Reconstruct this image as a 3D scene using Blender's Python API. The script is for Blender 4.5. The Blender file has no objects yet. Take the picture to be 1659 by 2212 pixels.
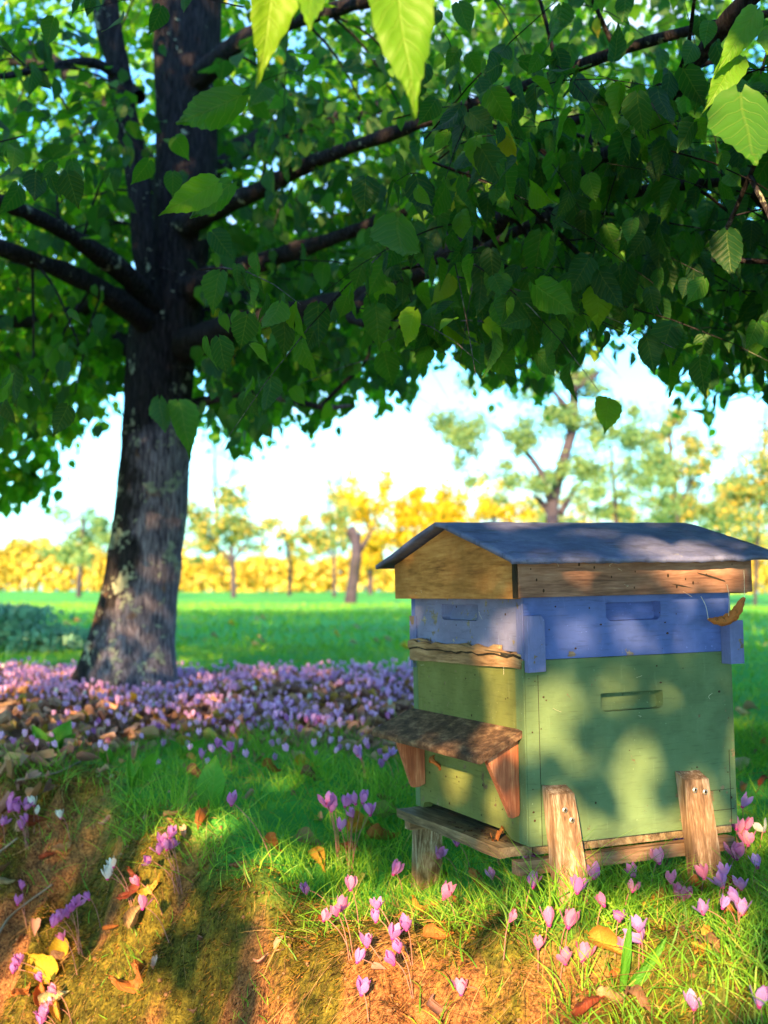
import bpy, bmesh, math
import numpy as np
from mathutils import Matrix, Vector
S = bpy.context.scene
COL = S.collection
rad = math.radians
rng = np.random.default_rng(7)

# ------------------------------------------------------------------ camera, sky, sun, exposure
FPX, W0, H0 = 2694.65, 1659.0, 2212.0          # focal length and frame in the same pixel unit
PITCH, ROLL, EYE = .0361, .0032, np.array([0, 0, .60])
RC = np.array(Matrix.Rotation(PITCH, 3, 'X') @ Matrix.Rotation(-ROLL, 3, 'Y'))
cam = bpy.data.cameras.new('camera'); co = bpy.data.objects.new('camera', cam); COL.objects.link(co); S.camera = co
cam.sensor_fit = 'VERTICAL'; cam.sensor_height = 36; cam.lens = FPX / H0 * 36
cam.clip_start = .05; cam.clip_end = 3000
co.matrix_world = Matrix.Translation(EYE) @ Matrix(RC.tolist()).to_4x4() @ Matrix.Rotation(rad(90), 4, 'X')
cam.dof.use_dof = True; cam.dof.focus_distance = 2.18; cam.dof.aperture_fstop = 4.3; cam.dof.aperture_blades = 0

SUN_EL, SUN_AZ = rad(19), rad(13)              # toward the sun: behind the camera, a little to the left
TS = np.array([-math.sin(SUN_AZ) * math.cos(SUN_EL), -math.cos(SUN_AZ) * math.cos(SUN_EL), math.sin(SUN_EL)])
w = bpy.data.worlds.new('World'); S.world = w; w.use_nodes = True
nt = w.node_tree; nt.nodes.clear()
def wn(t, **k):
    n = nt.nodes.new(t)
    for a, b in k.items(): setattr(n, a, b)
    return n
sky = wn('ShaderNodeTexSky', sky_type='NISHITA'); sky.sun_disc = False
sky.sun_elevation = SUN_EL; sky.sun_rotation = math.atan2(TS[0], TS[1])
sky.air_density = 1.0; sky.dust_density = .6; sky.ozone_density = 1.2
bg = wn('ShaderNodeBackground'); out = wn('ShaderNodeOutputWorld'); bg.inputs[1].default_value = .14
tc = wn('ShaderNodeTexCoord'); mp = wn('ShaderNodeMapping'); mp.inputs['Scale'].default_value = (1.0, 1.0, 2.6)
mp.inputs['Location'].default_value = (.35, 0, .1)
cn = wn('ShaderNodeTexNoise'); cn.inputs['Scale'].default_value = 2.3; cn.inputs['Detail'].default_value = 6; cn.inputs['Roughness'].default_value = .55
cr = wn('ShaderNodeValToRGB'); cr.color_ramp.elements[0].position = .50; cr.color_ramp.elements[1].position = .70
cm = wn('ShaderNodeMixRGB'); cm.inputs['Color2'].default_value = (2.6, 2.75, 2.9, 1)
nt.links.new(tc.outputs['Generated'], mp.inputs[0]); nt.links.new(mp.outputs[0], cn.inputs['Vector'])
nt.links.new(cn.outputs['Fac'], cr.inputs[0]); nt.links.new(cr.outputs[0], cm.inputs[0])
tn = wn('ShaderNodeMixRGB', blend_type='MULTIPLY'); tn.inputs[0].default_value = 1; tn.inputs['Color2'].default_value = (.31, .69, 1.0, 1)
nt.links.new(sky.outputs[0], tn.inputs[1]); nt.links.new(tn.outputs[0], cm.inputs[1]); nt.links.new(cm.outputs[0], bg.inputs[0]); nt.links.new(bg.outputs[0], out.inputs[0])
sl = bpy.data.lights.new('sun', 'SUN'); so = bpy.data.objects.new('sun', sl); COL.objects.link(so)
sl.energy = 4.7; sl.color = (1, .63, .25); sl.angle = rad(.65)
so.rotation_euler = Vector(TS.tolist()).to_track_quat('Z', 'Y').to_euler(); so.location = (-2, -6, 5)
S.view_settings.view_transform = 'Standard'; S.view_settings.look = 'None'
S.view_settings.exposure = 2.28; S.view_settings.gamma = 1
cy = S.cycles
cy.use_denoising = True
cy.max_bounces = 6; cy.diffuse_bounces = 3; cy.glossy_bounces = 2; cy.transmission_bounces = 4; cy.transparent_max_bounces = 4
cy.sample_clamp_indirect = 4

# ------------------------------------------------------------------ helpers
def ray(px, py):
    c = np.array([(px - W0 / 2) / FPX, 1, -(py - H0 / 2) / FPX]); return RC @ c
def proj(P):
    c = (np.asarray(P) - EYE) @ RC
    y = np.where(c[..., 1] > .05, c[..., 1], .05)
    return W0 / 2 + FPX * c[..., 0] / y, H0 / 2 - FPX * c[..., 2] / y, c[..., 1]
def at(px, py, Y):
    d = ray(px, py); return EYE + d * (Y / d[1])
_perm = rng.random((64, 64, 64))
def vnoise(x, y, z=0.0):
    x, y, z = np.broadcast_arrays(np.asarray(x, float), np.asarray(y, float), np.asarray(z, float))
    xi, yi, zi = np.floor(x).astype(int), np.floor(y).astype(int), np.floor(z).astype(int)
    f = [a - b for a, b in ((x, xi), (y, yi), (z, zi))]; f = [t * t * (3 - 2 * t) for t in f]
    r = 0
    for i in (0, 1):
        for j in (0, 1):
            for k in (0, 1):
                wt = (f[0] if i else 1 - f[0]) * (f[1] if j else 1 - f[1]) * (f[2] if k else 1 - f[2])
                r = r + wt * _perm[(xi + i) & 63, (yi + j) & 63, (zi + k) & 63]
    return r - .5
def fbm(x, y, z=0.0, o=4):
    r, a = 0, 1.0
    for i in range(o):
        r = r + a * vnoise(np.asarray(x) * 2 ** i + 7.3 * i, np.asarray(y) * 2 ** i + 3.1 * i, np.asarray(z) * 2 ** i); a *= .5
    return r
def tag(o, label=None, cat=None, group=None, kind=None):
    if label: o['label'] = label
    if cat: o['category'] = cat
    if group: o['group'] = group
    if kind: o['kind'] = kind
    return o
def empty(name, loc=(0, 0, 0), **k):
    o = bpy.data.objects.new(name, None); COL.objects.link(o); o.location = tuple(float(v) for v in loc); o.empty_display_size = .1
    return tag(o, **k)
def link(name, me, mt=None, parent=None, M=None):
    o = bpy.data.objects.new(name, me); COL.objects.link(o)
    if mt is not None and len(me.materials) == 0: me.materials.append(mt)
    if parent is not None: o.parent = parent
    if M is not None: o.matrix_local = M
    return o
def npmesh(name, V, F, face_attr=None, uv=None, smooth=False):
    """V (n,3), F (m,k) all polygons of the same size k"""
    me = bpy.data.meshes.new(name); V = np.asarray(V, np.float32); F = np.asarray(F, np.int32); m, k = F.shape
    me.vertices.add(len(V)); me.vertices.foreach_set('co', V.ravel())
    me.loops.add(m * k); me.loops.foreach_set('vertex_index', F.ravel())
    me.polygons.add(m); me.polygons.foreach_set('loop_start', np.arange(0, m * k, k, dtype=np.int32))
    try: me.polygons.foreach_set('loop_total', np.full(m, k, np.int32))
    except Exception: pass
    if smooth: me.polygons.foreach_set('use_smooth', np.ones(m, bool))
    for n_, a in (face_attr or {}).items():
        at_ = me.attributes.new(n_, 'FLOAT', 'FACE'); at_.data.foreach_set('value', np.asarray(a, np.float32))
    if uv is not None:
        ul = me.uv_layers.new(name='UVMap'); ul.data.foreach_set('uv', np.asarray(uv, np.float32)[F.ravel()].ravel())
    me.update(calc_edges=True)
    return me
def norm(a): return a / np.maximum(np.linalg.norm(a, axis=-1, keepdims=True), 1e-9)

# ------------------------------------------------------------------ materials
class NT:
    def __init__(s, name):
        s.m = bpy.data.materials.new(name); s.m.use_nodes = True; s.t = s.m.node_tree; s.t.nodes.clear()
        s.out = s.t.nodes.new('ShaderNodeOutputMaterial')
    def n(s, t, ins=None, **k):
        n = s.t.nodes.new('ShaderNode' + t)
        for a, b in k.items(): setattr(n, a, b)
        for a, b in (ins or {}).items():
            if isinstance(b, bpy.types.NodeSocket): s.t.links.new(b, n.inputs[a])
            else: n.inputs[a].default_value = b
        return n
    def noise(s, vec, scale, detail=4, rough=.6): return s.n('TexNoise', {'Vector': vec, 'Scale': scale, 'Detail': detail, 'Roughness': rough}).outputs['Fac']
    def map(s, vec, sc, loc=(0, 0, 0)): return s.n('Mapping', {'Vector': vec, 'Scale': sc, 'Location': loc}).outputs[0]
    def ramp(s, fac, stops):
        n = s.n('ValToRGB', {'Fac': fac}); e = n.color_ramp.elements
        while len(e) < len(stops): e.new(.5)
        for i, (p, c) in enumerate(stops): e[i].position = p; e[i].color = (*c, 1) if len(c) == 3 else c
        return n.outputs['Color']
    def mix(s, f, a, b, mode='MIX'): return s.n('MixRGB', {'Fac': f, 'Color1': a, 'Color2': b}, blend_type=mode).outputs[0]
    def math(s, op, a, b=0.0): return s.n('Math', {0: a, 1: b}, operation=op).outputs[0]
    def bump(s, h, strength=.5, dist=.002, normal=None):
        i = {'Height': h, 'Strength': strength, 'Distance': dist}
        if normal is not None: i['Normal'] = normal
        return s.n('Bump', i).outputs[0]
    def fin(s, sh, sock='Surface'): s.t.links.new(sh, s.out.inputs[sock]); return s.m
def C(*c): return (*c, 1)
def principled(nt_, col, rough=.8, normal=None, spec=.3, **k):
    i = {'Base Color': col, 'Roughness': rough, 'Specular IOR Level': spec}
    if normal is not None: i['Normal'] = normal
    i.update(k); return nt_.n('BsdfPrincipled', i).outputs[0]

def wood(name, dark, mid, light, axis=0, fine=1.0, paint=None, chip=.0, rough=.75, spec=.25, knots=True):
    """weathered wood; grain runs along local axis; an optional coat of paint that lets some grain through"""
    t = NT(name); oc = t.n('TexCoord').outputs['Object']
    sc = [38 * fine] * 3; sc[axis] = 5.0
    sc2 = [260 * fine] * 3; sc2[axis] = 24
    wv = t.n('TexNoise', {'Vector': t.map(oc, tuple(sc)), 'Scale': 1.0, 'Detail': 5, 'Roughness': .55, 'Distortion': .9}).outputs['Fac']
    fg = t.noise(t.map(oc, tuple(sc2)), 1.0, 3, .6)
    bl = t.noise(oc, 9, 5, .65)
    g = t.math('ADD', t.math('MULTIPLY', wv, .6), t.math('MULTIPLY', fg, .4))
    col = t.ramp(g, [(.36, dark), (.5, mid), (.64, light)])
    col = t.mix(t.ramp(bl, [(.40, (0, 0, 0)), (.75, (1, 1, 1))]), col, C(*[v * .55 for v in mid]))
    h = g
    if paint:
        # paint with slight tint drift, thin dark grain lines, worn chips and pale scuffs
        pd = t.ramp(t.noise(oc, 6, 4, .6), [(.3, tuple(v * .80 for v in paint)), (.7, tuple(v * 1.18 for v in paint))])
        pl = t.mix(t.ramp(fg, [(.31, (.55,) * 3), (.44, (0, 0, 0))]), pd, C(*[v * .55 for v in paint]))
        sp = t.noise(oc, 170, 2, .5)
        pl = t.mix(t.ramp(sp, [(.70, (0, 0, 0)), (.78, (.6,) * 3)]), pl, C(*[min(1, v * 1.8 + .08) for v in paint]))
        st = t.noise(t.map(oc, (70, 70, 8)), 1, 4, .7)
        pl = t.mix(t.ramp(st, [(.60, (0, 0, 0)), (.80, (.5,) * 3)]), pl, C(*[v * 1.5 + .05 for v in paint]))
        fa = t.noise(t.map(oc, (9, 9, 9), (3, 1, 7)), 1, 5, .65); pl = t.mix(t.ramp(fa, [(.50, (0, 0, 0)), (.70, (.55,) * 3)]), pl, C(*[min(.8, v * 1.3 + .025) for v in paint]))
        ds = t.noise(t.map(oc, (5, 5, 14)), 1, 6, .7)
        pl = t.mix(t.ramp(ds, [(.52, (0, 0, 0)), (.72, (.5,) * 3)]), pl, C(*[v * .45 + .012 for v in paint]))
        cp = t.math('ADD', t.noise(oc, 26, 6, .7), t.math('MULTIPLY', t.noise(oc, 4, 2), .35))
        f = t.ramp(cp, [(.86 - chip, (0, 0, 0)), (.875 - chip, (1, 1, 1))])
        col = t.mix(f, pl, col)
        h = t.math('SUBTRACT', t.math('MULTIPLY', g, .5), t.math('MULTIPLY', f, .5))
    dk = t.noise(oc, 60, 3, .8)
    col = t.mix(t.ramp(dk, [(.70, (0, 0, 0)), (.76, (.8,) * 3)]), col, C(.02, .015, .012))
    return t.fin(principled(t, col, rough, t.bump(h, .6, .003), spec))

M = {}
M['green_x'] = wood('green_paint_along', (.10, .07, .04), (.2, .15, .1), (.3, .24, .17), 0, paint=(.105, .172, .092), chip=.035)
M['green_y'] = wood('green_paint_across', (.10, .07, .04), (.2, .15, .1), (.3, .24, .17), 1, paint=(.145, .17, .055), chip=.035)  # front boards yellower than the sides: sunlight painted in
M['blue_x'] = wood('blue_paint_along', (.10, .08, .07), (.22, .18, .16), (.36, .3, .27), 0, paint=(.09, .14, .49), chip=.05)
M['blue_y'] = wood('blue_paint_across', (.12, .1, .09), (.25, .22, .2), (.42, .38, .36), 1, paint=(.19, .21, .45), chip=.11)
M['blue_z'] = wood('blue_paint_upright', (.10, .08, .07), (.22, .18, .16), (.36, .3, .27), 2, paint=(.14, .17, .46), chip=.12)
M['gable'] = wood('honey_brown_board', (.20, .08, .025), (.50, .225, .07), (.64, .34, .13), 1, .8)
M['sidew'] = wood('grey_brown_board', (.12, .06, .05), (.29, .155, .125), (.42, .26, .22), 0, 1)
M['raw_y'] = wood('raw_split_wood', (.13, .07, .04), (.36, .22, .13), (.55, .38, .25), 1, 1)
M['raw_x'] = wood('raw_rail_wood', (.11, .06, .04), (.30, .17, .11), (.50, .34, .24), 0, 1)
M['plank_y'] = wood('grey_plank', (.05, .035, .025), (.19, .135, .09), (.36, .28, .19), 1, 1)
M['leg'] = wood('oak_leg', (.035, .02, .016), (.27, .16, .105), (.62, .50, .42), 2, 1.7)
M['brack'] = wood('red_wedge', (.24, .06, .035), (.50, .15, .08), (.70, .31, .18), 2, 2.0)
def lichen_board():
    t = NT('dark_lichened_board'); oc = t.n('TexCoord').outputs['Object']
    a = t.noise(t.map(oc, (60, 25, 60)), 1, 7, .72); b = t.noise(oc, 24, 5, .7)
    col = t.ramp(a, [(.34, (.035, .022, .018)), (.48, (.11, .062, .045)), (.58, (.20, .12, .08)), (.72, (.34, .23, .15))])
    col = t.mix(t.ramp(b, [(.5, (0, 0, 0)), (.62, (.7,) * 3)]), col, C(.06, .035, .028))
    return t.fin(principled(t, col, .9, t.bump(a, .8, .004), .2))
M['porch'] = lichen_board()
def roof_mat():
    t = NT('weathered_roof_sheet'); oc = t.n('TexCoord').outputs['Object']
    a = t.noise(oc, 14, 7, .7); b = t.noise(t.map(oc, (7, 60, 60)), 1, 4, .6); c = t.noise(oc, 220, 2)
    col = t.ramp(a, [(.33, (.085, .10, .25)), (.5, (.13, .155, .37)), (.68, (.21, .235, .47))])
    col = t.mix(t.ramp(b, [(.66, (0, 0, 0)), (.78, (.6,) * 3)]), col, C(.33, .36, .46))
    col = t.mix(t.ramp(c, [(.62, (0, 0, 0)), (.7, (.4,) * 3)]), col, C(.06, .06, .07))
    d = t.noise(t.map(oc, (2, 5, 2)), 5, 6, .7); col = t.mix(t.ramp(d, [(.54, (0, 0, 0)), (.62, (.55,) * 3)]), col, C(.045, .05, .10)); e = t.noise(oc, 34, 5, .7); col = t.mix(t.ramp(e, [(.66, (0, 0, 0)), (.71, (.7,) * 3)]), col, C(.30, .31, .30))
    return t.fin(principled(t, col, .62, t.bump(t.math('ADD', a, t.math('MULTIPLY', c, .4)), .5, .003), .4))
M['roof'] = roof_mat()
def plain(name, col, rough=.6, metal=0, spec=.4, nscale=60, var=.35, bump=.3):
    t = NT(name); oc = t.n('TexCoord').outputs['Object']; a = t.noise(oc, nscale, 4)
    c = t.ramp(a, [(.3, tuple(v * (1 - var) for v in col)), (.7, tuple(min(1, v * (1 + var)) for v in col))])
    return t.fin(principled(t, c, rough, t.bump(a, bump, .002), spec, Metallic=metal))
M['screw'] = plain('galvanised_screw', (.55, .55, .58), .4, .7)
M['dark'] = plain('dark_gap', (.02, .016, .013), .9)
M['thread'] = plain('spider_thread', (.75, .7, .62), .5)
M['debris'] = plain('dark_debris', (.04, .02, .012), .9)
M['twig'] = plain('grey_twig', (.22, .17, .14), .9)
def leafmat(name, stops, transl=.4, tmul=(1.25, 1.3, .6), rough=.5, veins=True, spec=.35, spots=0, vary=True):
    t = NT(name); r = t.n('Attribute', attribute_name='rnd').outputs['Fac']
    oi = t.n('ObjectInfo').outputs['Random']
    f = t.math('FRACT', t.math('ADD', r, t.math('MULTIPLY', oi, .999))) if vary else r
    col = t.ramp(f, stops)
    uv = t.n('UVMap').outputs[0]
    nrm = None
    if veins:
        sx = t.n('SeparateXYZ', {0: uv}); u = t.math('ABSOLUTE', sx.outputs[0]); v = sx.outputs[1]
        ph = t.math('SINE', t.math('MULTIPLY', t.math('SUBTRACT', v, t.math('MULTIPLY', u, .75)), 46))
        lat = t.ramp(ph, [(.86, (0, 0, 0)), (1.0, (1, 1, 1))])
        mid = t.ramp(u, [(.006, (1, 1, 1)), (.022, (0, 0, 0))])
        vv = t.mix(1, lat, mid, 'ADD')
        col = t.mix(t.math('MULTIPLY', vv, .28), col, t.mix(.5, col, C(.30, .38, .10)))
        nrm = t.bump(t.math('SUBTRACT', t.math('MULTIPLY', ph, .5), vv), .5, .0012)
    if spots:
        oc = t.n('TexCoord').outputs['Object']
        col = t.mix(t.ramp(t.noise(oc, 90, 4, .7), [(.52, (0, 0, 0)), (.66, (spots,) * 3)]), col, C(.07, .025, .012))
    a = principled(t, col, rough, nrm, spec)
    i = {'Color': t.mix(1, col, C(*tmul), 'MULTIPLY')}
    if nrm is not None: i['Normal'] = nrm
    b = t.n('BsdfTranslucent', i).outputs[0]
    return t.fin(t.n('MixShader', {0: transl, 1: a, 2: b}).outputs[0])
GREEN = [(0, (.012, .058, .030)), (.3, (.022, .098, .030)), (.62, (.055, .19, .022)), (.86, (.14, .33, .022)), (.955, (.26, .36, .03)), (.985, (.55, .42, .05))]
M['leaf'] = leafmat('linden_leaf', GREEN, .5, (2.1, 2.3, .5), vary=False)
M['fol_green'] = leafmat('orchard_foliage', [(0, (.10, .22, .12)), (.5, (.17, .32, .14)), (1, (.30, .40, .12))], .4, (1.3, 1.3, .7), veins=False)  # haze painted in: far greens lightened, here and in the turning foliage
M['fol_yellow'] = leafmat('autumn_foliage', [(0, (.42, .33, .015)), (.5, (.55, .44, .02)), (1, (.66, .50, .04))], .4, (1.2, 1.1, .7), veins=False)
M['fol_hedge'] = leafmat('golden_hedge_foliage', [(0, (.26, .32, .08)), (.3, (.50, .42, .06)), (.7, (.62, .50, .08)), (1, (.70, .62, .22))], .4, (1.2, 1.1, .7), veins=False)  # hedge colours paled, haze painted in
M['fol_mixed'] = leafmat('turning_foliage', [(0, (.10, .22, .12)), (.5, (.18, .32, .12)), (.75, (.45, .42, .10)), (1, (.70, .46, .06))], .4, (1.2, 1.2, .7), veins=False)
M['fol_pale'] = leafmat('pale_distant_foliage', [(0, (.14, .24, .22)), (1, (.26, .36, .32))], .4, (1.2, 1.2, 1), veins=False)  # pale blue-green: distance haze painted into the leaf colour
M['fol_blue'] = leafmat('dusky_shrub_foliage', [(0, (.14, .34, .24)), (1, (.30, .48, .38))], .4, (1.2, 1.2, .9), veins=False)
M['grass'] = leafmat('grass_blade', [(0, (.08, .24, .03)), (.45, (.17, .42, .04)), (.8, (.30, .54, .05)), (.95, (.2, .36, .04)), (1, (.38, .32, .12))], .4, (1.3, 1.4, .6), veins=False, rough=.45)
M['drygrass'] = leafmat('dry_grass_strand', [(0, (.07, .04, .022)), (.5, (.26, .145, .06)), (1, (.52, .30, .12))], .25, (1, .9, .7), veins=False, rough=.8)
M['moss'] = leafmat('moss_frond', [(0, (.018, .010, .006)), (.3, (.045, .038, .010)), (.55, (.11, .095, .014)), (.8, (.24, .18, .022)), (1, (.40, .16, .05))], .3, (1.2, 1.2, .6), veins=False, rough=.9, spec=.1)
M['weed'] = leafmat('broad_weed_leaf', [(0, (.06, .25, .025)), (1, (.11, .34, .03))], .4, (1.3, 1.3, .5))
M['petal'] = leafmat('cyclamen_petal', [(0, (.58, .20, .60)), (.5, (.64, .24, .66)), (1, (.68, .30, .70))], .45, (1.1, 1, 1.15), veins=False, rough=.5, spec=.2)
M['petal_pale'] = leafmat('pale_cyclamen_petal', [(0, (.88, .50, .90)), (1, (.90, .60, .94))], .45, (1.1, 1, 1.1), veins=False, spec=.2)
M['petal_lilac'] = leafmat('near_lilac_petal', [(0, (.52, .28, .74)), (1, (.60, .34, .80))], .45, (1.1, 1, 1.1), veins=False, spec=.2)
M['petal_pink'] = leafmat('pink_cyclamen_petal', [(0, (.74, .22, .50)), (1, (.80, .34, .60))], .45, (1.1, 1, 1.1), veins=False, spec=.2)
M['petal_white'] = leafmat('white_cyclamen_petal', [(0, (.76, .76, .80)), (1, (.8, .8, .84))], .4, (1, 1, 1), veins=False, spec=.2)
M['nose'] = plain('cyclamen_nose', (.45, .03, .25), .5)
M['stem'] = plain('cyclamen_stem', (.32, .14, .13), .6)
def dry(name, c, tr=.25): return leafmat(name, [(0, tuple(v * .8 for v in c)), (1, c)], tr, (1.1, 1, .8), veins=True, rough=.65, spots=.7)
DRY = {'yellow': dry('yellow_fallen_leaf', (.72, .46, .04), .35), 'gold': dry('golden_fallen_leaf', (.55, .30, .05)), 'orange': dry('orange_fallen_leaf', (.52, .17, .05)),
       'red': dry('red_fallen_leaf', (.30, .06, .035)), 'brown': dry('brown_fallen_leaf', (.20, .10, .06), .12), 'tan': dry('tan_fallen_leaf', (.42, .27, .16)),
       'green': dry('greenish_fallen_leaf', (.28, .33, .10), .3), 'cream': dry('cream_fallen_leaf', (.60, .50, .30), .3)}
def litter_mat():
    t = leafmat('leaf_litter', [(0, (.20, .09, .085)), (.35, (.40, .20, .18)), (.6, (.55, .32, .28)), (.8, (.64, .36, .25)), (.93, (.50, .26, .06)), (1, (.6, .45, .12))], .2, (1, .95, .8), veins=False, rough=.7)
    return t
M['litter'] = litter_mat()
def bark_mat():
    t = NT('linden_bark'); oc = t.n('TexCoord').outputs['Object']
    rid = t.n('TexNoise', {'Vector': t.map(oc, (95, 95, 15)), 'Scale': 1, 'Detail': 6, 'Roughness': .62, 'Distortion': .6}).outputs['Fac']
    big = t.noise(t.map(oc, (1, 1, .7)), 3.4, 5, .6)
    col = t.ramp(rid, [(.36, (.05, .04, .07)), (.5, (.17, .145, .22)), (.66, (.36, .32, .44))])
    # dark algae and moss on the left flank; crown shade painted in above
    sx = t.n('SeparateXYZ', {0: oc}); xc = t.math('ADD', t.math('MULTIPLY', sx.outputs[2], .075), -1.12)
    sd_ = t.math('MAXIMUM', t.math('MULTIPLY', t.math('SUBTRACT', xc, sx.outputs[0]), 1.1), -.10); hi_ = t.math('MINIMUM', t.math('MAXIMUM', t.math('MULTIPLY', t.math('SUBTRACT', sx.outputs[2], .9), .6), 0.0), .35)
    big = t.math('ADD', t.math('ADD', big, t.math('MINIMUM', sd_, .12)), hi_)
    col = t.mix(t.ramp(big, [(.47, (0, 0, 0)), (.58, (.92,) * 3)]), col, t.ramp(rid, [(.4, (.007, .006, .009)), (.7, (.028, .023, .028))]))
    v1 = t.noise(oc, 9.5, 5, .62); v2 = t.noise(oc, 38, 4, .6)
    lm = t.math('ADD', v1, t.math('MULTIPLY', v2, .22))
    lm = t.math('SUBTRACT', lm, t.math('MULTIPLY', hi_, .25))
    lf = t.ramp(lm, [(.675, (0, 0, 0)), (.715, (.9,) * 3)])
    col = t.mix(lf, col, t.ramp(v2, [(.35, (.20, .235, .19)), (.65, (.42, .45, .38))]))
    o1 = t.noise(t.map(oc, (1, 1, 1), (4, 3, 9)), 13, 5, .6)
    o1 = t.math('SUBTRACT', o1, t.math('MULTIPLY', hi_, .3))
    col = t.mix(t.ramp(o1, [(.64, (0, 0, 0)), (.72, (.7,) * 3)]), col, C(.26, .13, .07))
    h = t.math('ADD', rid, t.math('MULTIPLY', lf, .15))
    return t.fin(principled(t, col, .92, t.bump(h, .9, .02), .15))
M['bark'] = bark_mat()
M['farbark'] = plain('far_bark', (.045, .038, .06), .9, nscale=6)
def ground_mat():
    t = NT('garden_soil_and_turf'); oc = t.n('TexCoord').outputs['Object']
    def A(n): return t.n('Attribute', attribute_name=n).outputs['Fac']
    n1 = t.noise(oc, 5, 6, .65); n2 = t.noise(oc, 38, 5, .7); n3 = t.noise(oc, 1.1, 4, .6); n4 = t.noise(oc, 160, 3, .7)
    soil = t.ramp(n2, [(.3, (.035, .016, .010)), (.48, (.19, .07, .032)), (.66, (.40, .155, .06))])
    soil = t.mix(t.ramp(n4, [(.50, (0, 0, 0)), (.62, (.7,) * 3)]), soil, C(.46, .21, .085)); soil = t.mix(t.ramp(n4, [(.36, (.8,) * 3), (.46, (0, 0, 0))]), soil, C(.03, .016, .012))
    moss = t.ramp(t.math('ADD', t.math('MULTIPLY', n2, .6), t.math('MULTIPLY', n4, .4)), [(.34, (.018, .014, .006)), (.48, (.075, .065, .013)), (.62, (.21, .165, .025))])
    bank = t.mix(t.ramp(t.math('ADD', A('moss'), t.math('MULTIPLY', n2, .5)), [(.50, (0, 0, 0)), (.90, (1, 1, 1))]), soil, moss)
    lit = t.ramp(n2, [(.3, (.08, .045, .04)), (.5, (.22, .12, .10)), (.66, (.36, .21, .17))])
    g0 = t.noise(t.map(oc, (1, 1, 1)), .35, 5, .6); gs = t.noise(t.map(oc, (3, 9, 3)), 1, 4, .7)
    gr = t.ramp(t.math('ADD', t.math('MULTIPLY', g0, .5), t.math('MULTIPLY', gs, .5)), [(.34, (.045, .28, .05)), (.5, (.07, .42, .07)), (.64, (.15, .50, .08))])
    gr = t.mix(t.ramp(t.noise(oc, .8, 6, .7), [(.46, (0, 0, 0)), (.66, (.55,) * 3)]), gr, C(.17, .27, .07))
    col = t.mix(A('bank'), t.mix(A('litter'), gr, lit), bank)
    return t.fin(principled(t, col, .95, t.bump(t.math('ADD', n2, t.math('MULTIPLY', n4, .5)), .9, .012), .1))
M['ground'] = ground_mat()

# ------------------------------------------------------------------ ground
CRX = [-4, -1.6, -1.1, -.74, -.46, -.19, .06, .286, .59, 1.2, 3]
CRY = [4.6, 3.95, 3.62, 3.34, 2.92, 2.46, 2.30, 2.08, 1.92, 1.75, 1.5]
SLX = [-4, -1.1, -.46, -.19, .1, .35, .6, 3]
SLV = [.8, 1.0, 1.25, 1.1, .70, .40, .28, .2]
def bank_d(x, y): return np.interp(x, CRX, CRY) + .07 * vnoise(x * 3.1, 2.2, 0) * 2 - y
def mossy(x, y): return np.clip(.60 + 2.6 * fbm(x * 6.5, y * 5, 41, 3), 0, 1)
def height(x, y):
    x = np.asarray(x, float); y = np.asarray(y, float)
    d = bank_d(x, y); s = np.interp(x, SLX, SLV)
    sp = .045 * np.log1p(np.exp(np.clip(d / .045, -30, 30)))
    z = -s * sp
    z = np.maximum(z, -1.05 + .15 * np.tanh((z + 1.05)))
    onb = 1 / (1 + np.exp(np.clip(-d / .08, -30, 30)))
    near = 1 / (1 + np.exp(np.clip((y - 9), -30, 30)))
    z = z + onb * (.022 * fbm(x * 80, y * 42, 17, 2) + .055 * fbm(x * 34, y * 16, 7, 2) + .040 * mossy(x, y) + .09 * (.25 - np.abs(fbm(x * 5.5 + 2, y * 2.6, 14, 2))) + .15 * fbm(x * 3.2 + 5, y * 3.2, 0, 3) + .045 * fbm(x * 13, y * 13, 3, 3)) + near * (.03 * fbm(x * 1.7, y * 1.7, 8, 3) + .008 * fbm(x * 12, y * 12, 4, 2))
    z = z - .115 * np.exp(-((x + .02) / .27) ** 2 - ((y - 2.62) / .42) ** 2)
    far = np.maximum(y - 7, 0); z = z - np.where(far < 55, .0205 * far, .0205 * 55 + .03 * (far - 55)) + (1 - near) * .10 * fbm(x * .15, y * .15, 2, 2)
    return z
def litter_m(x, y):
    l = 1 / (1 + np.exp(-(y - np.interp(x, [-4, -.95, -.75, 3], [2, 3.2, 3.95, 4.05]) + .35 * fbm(x * 2.2, y * 2.2, 5, 3)) / .12))
    l *= 1 / (1 + np.exp((y - 6.35 + .6 * fbm(x * 1.1, y * 1.1, 6, 2)) / .15))
    return l * (1 / (1 + np.exp((x - .75) / .15)))
def bank_m(x, y): return 1 / (1 + np.exp(np.clip(-(bank_d(x, y) + .04 + .25 * fbm(x * 4, y * 4, 9, 3)) / .05, -30, 30)))
def graded(a, b, step, lo, hi):
    c = list(np.arange(a, b + 1e-6, step)); st = step
    while c[-1] < hi: st *= 1.22; c.append(c[-1] + st)
    st = step; pre = []; v = a
    while v > lo: st *= 1.22; v -= st; pre.append(v)
    return np.array(pre[::-1] + c)
gx = graded(-1.9, 1.9, .016, -300, 300); gy = graded(1.2, 6.2, .02, -12, 420)
X, Y = np.meshgrid(gx, gy); Z = height(X, Y)
nx, ny = len(gx), len(gy)
idx = np.arange(nx * ny).reshape(ny, nx)
Fq = np.stack([idx[:-1, :-1], idx[:-1, 1:], idx[1:, 1:], idx[1:, :-1]], -1).reshape(-1, 4)
gm = npmesh('ground', np.stack([X, Y, Z], -1).reshape(-1, 3), Fq, smooth=True)
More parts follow.
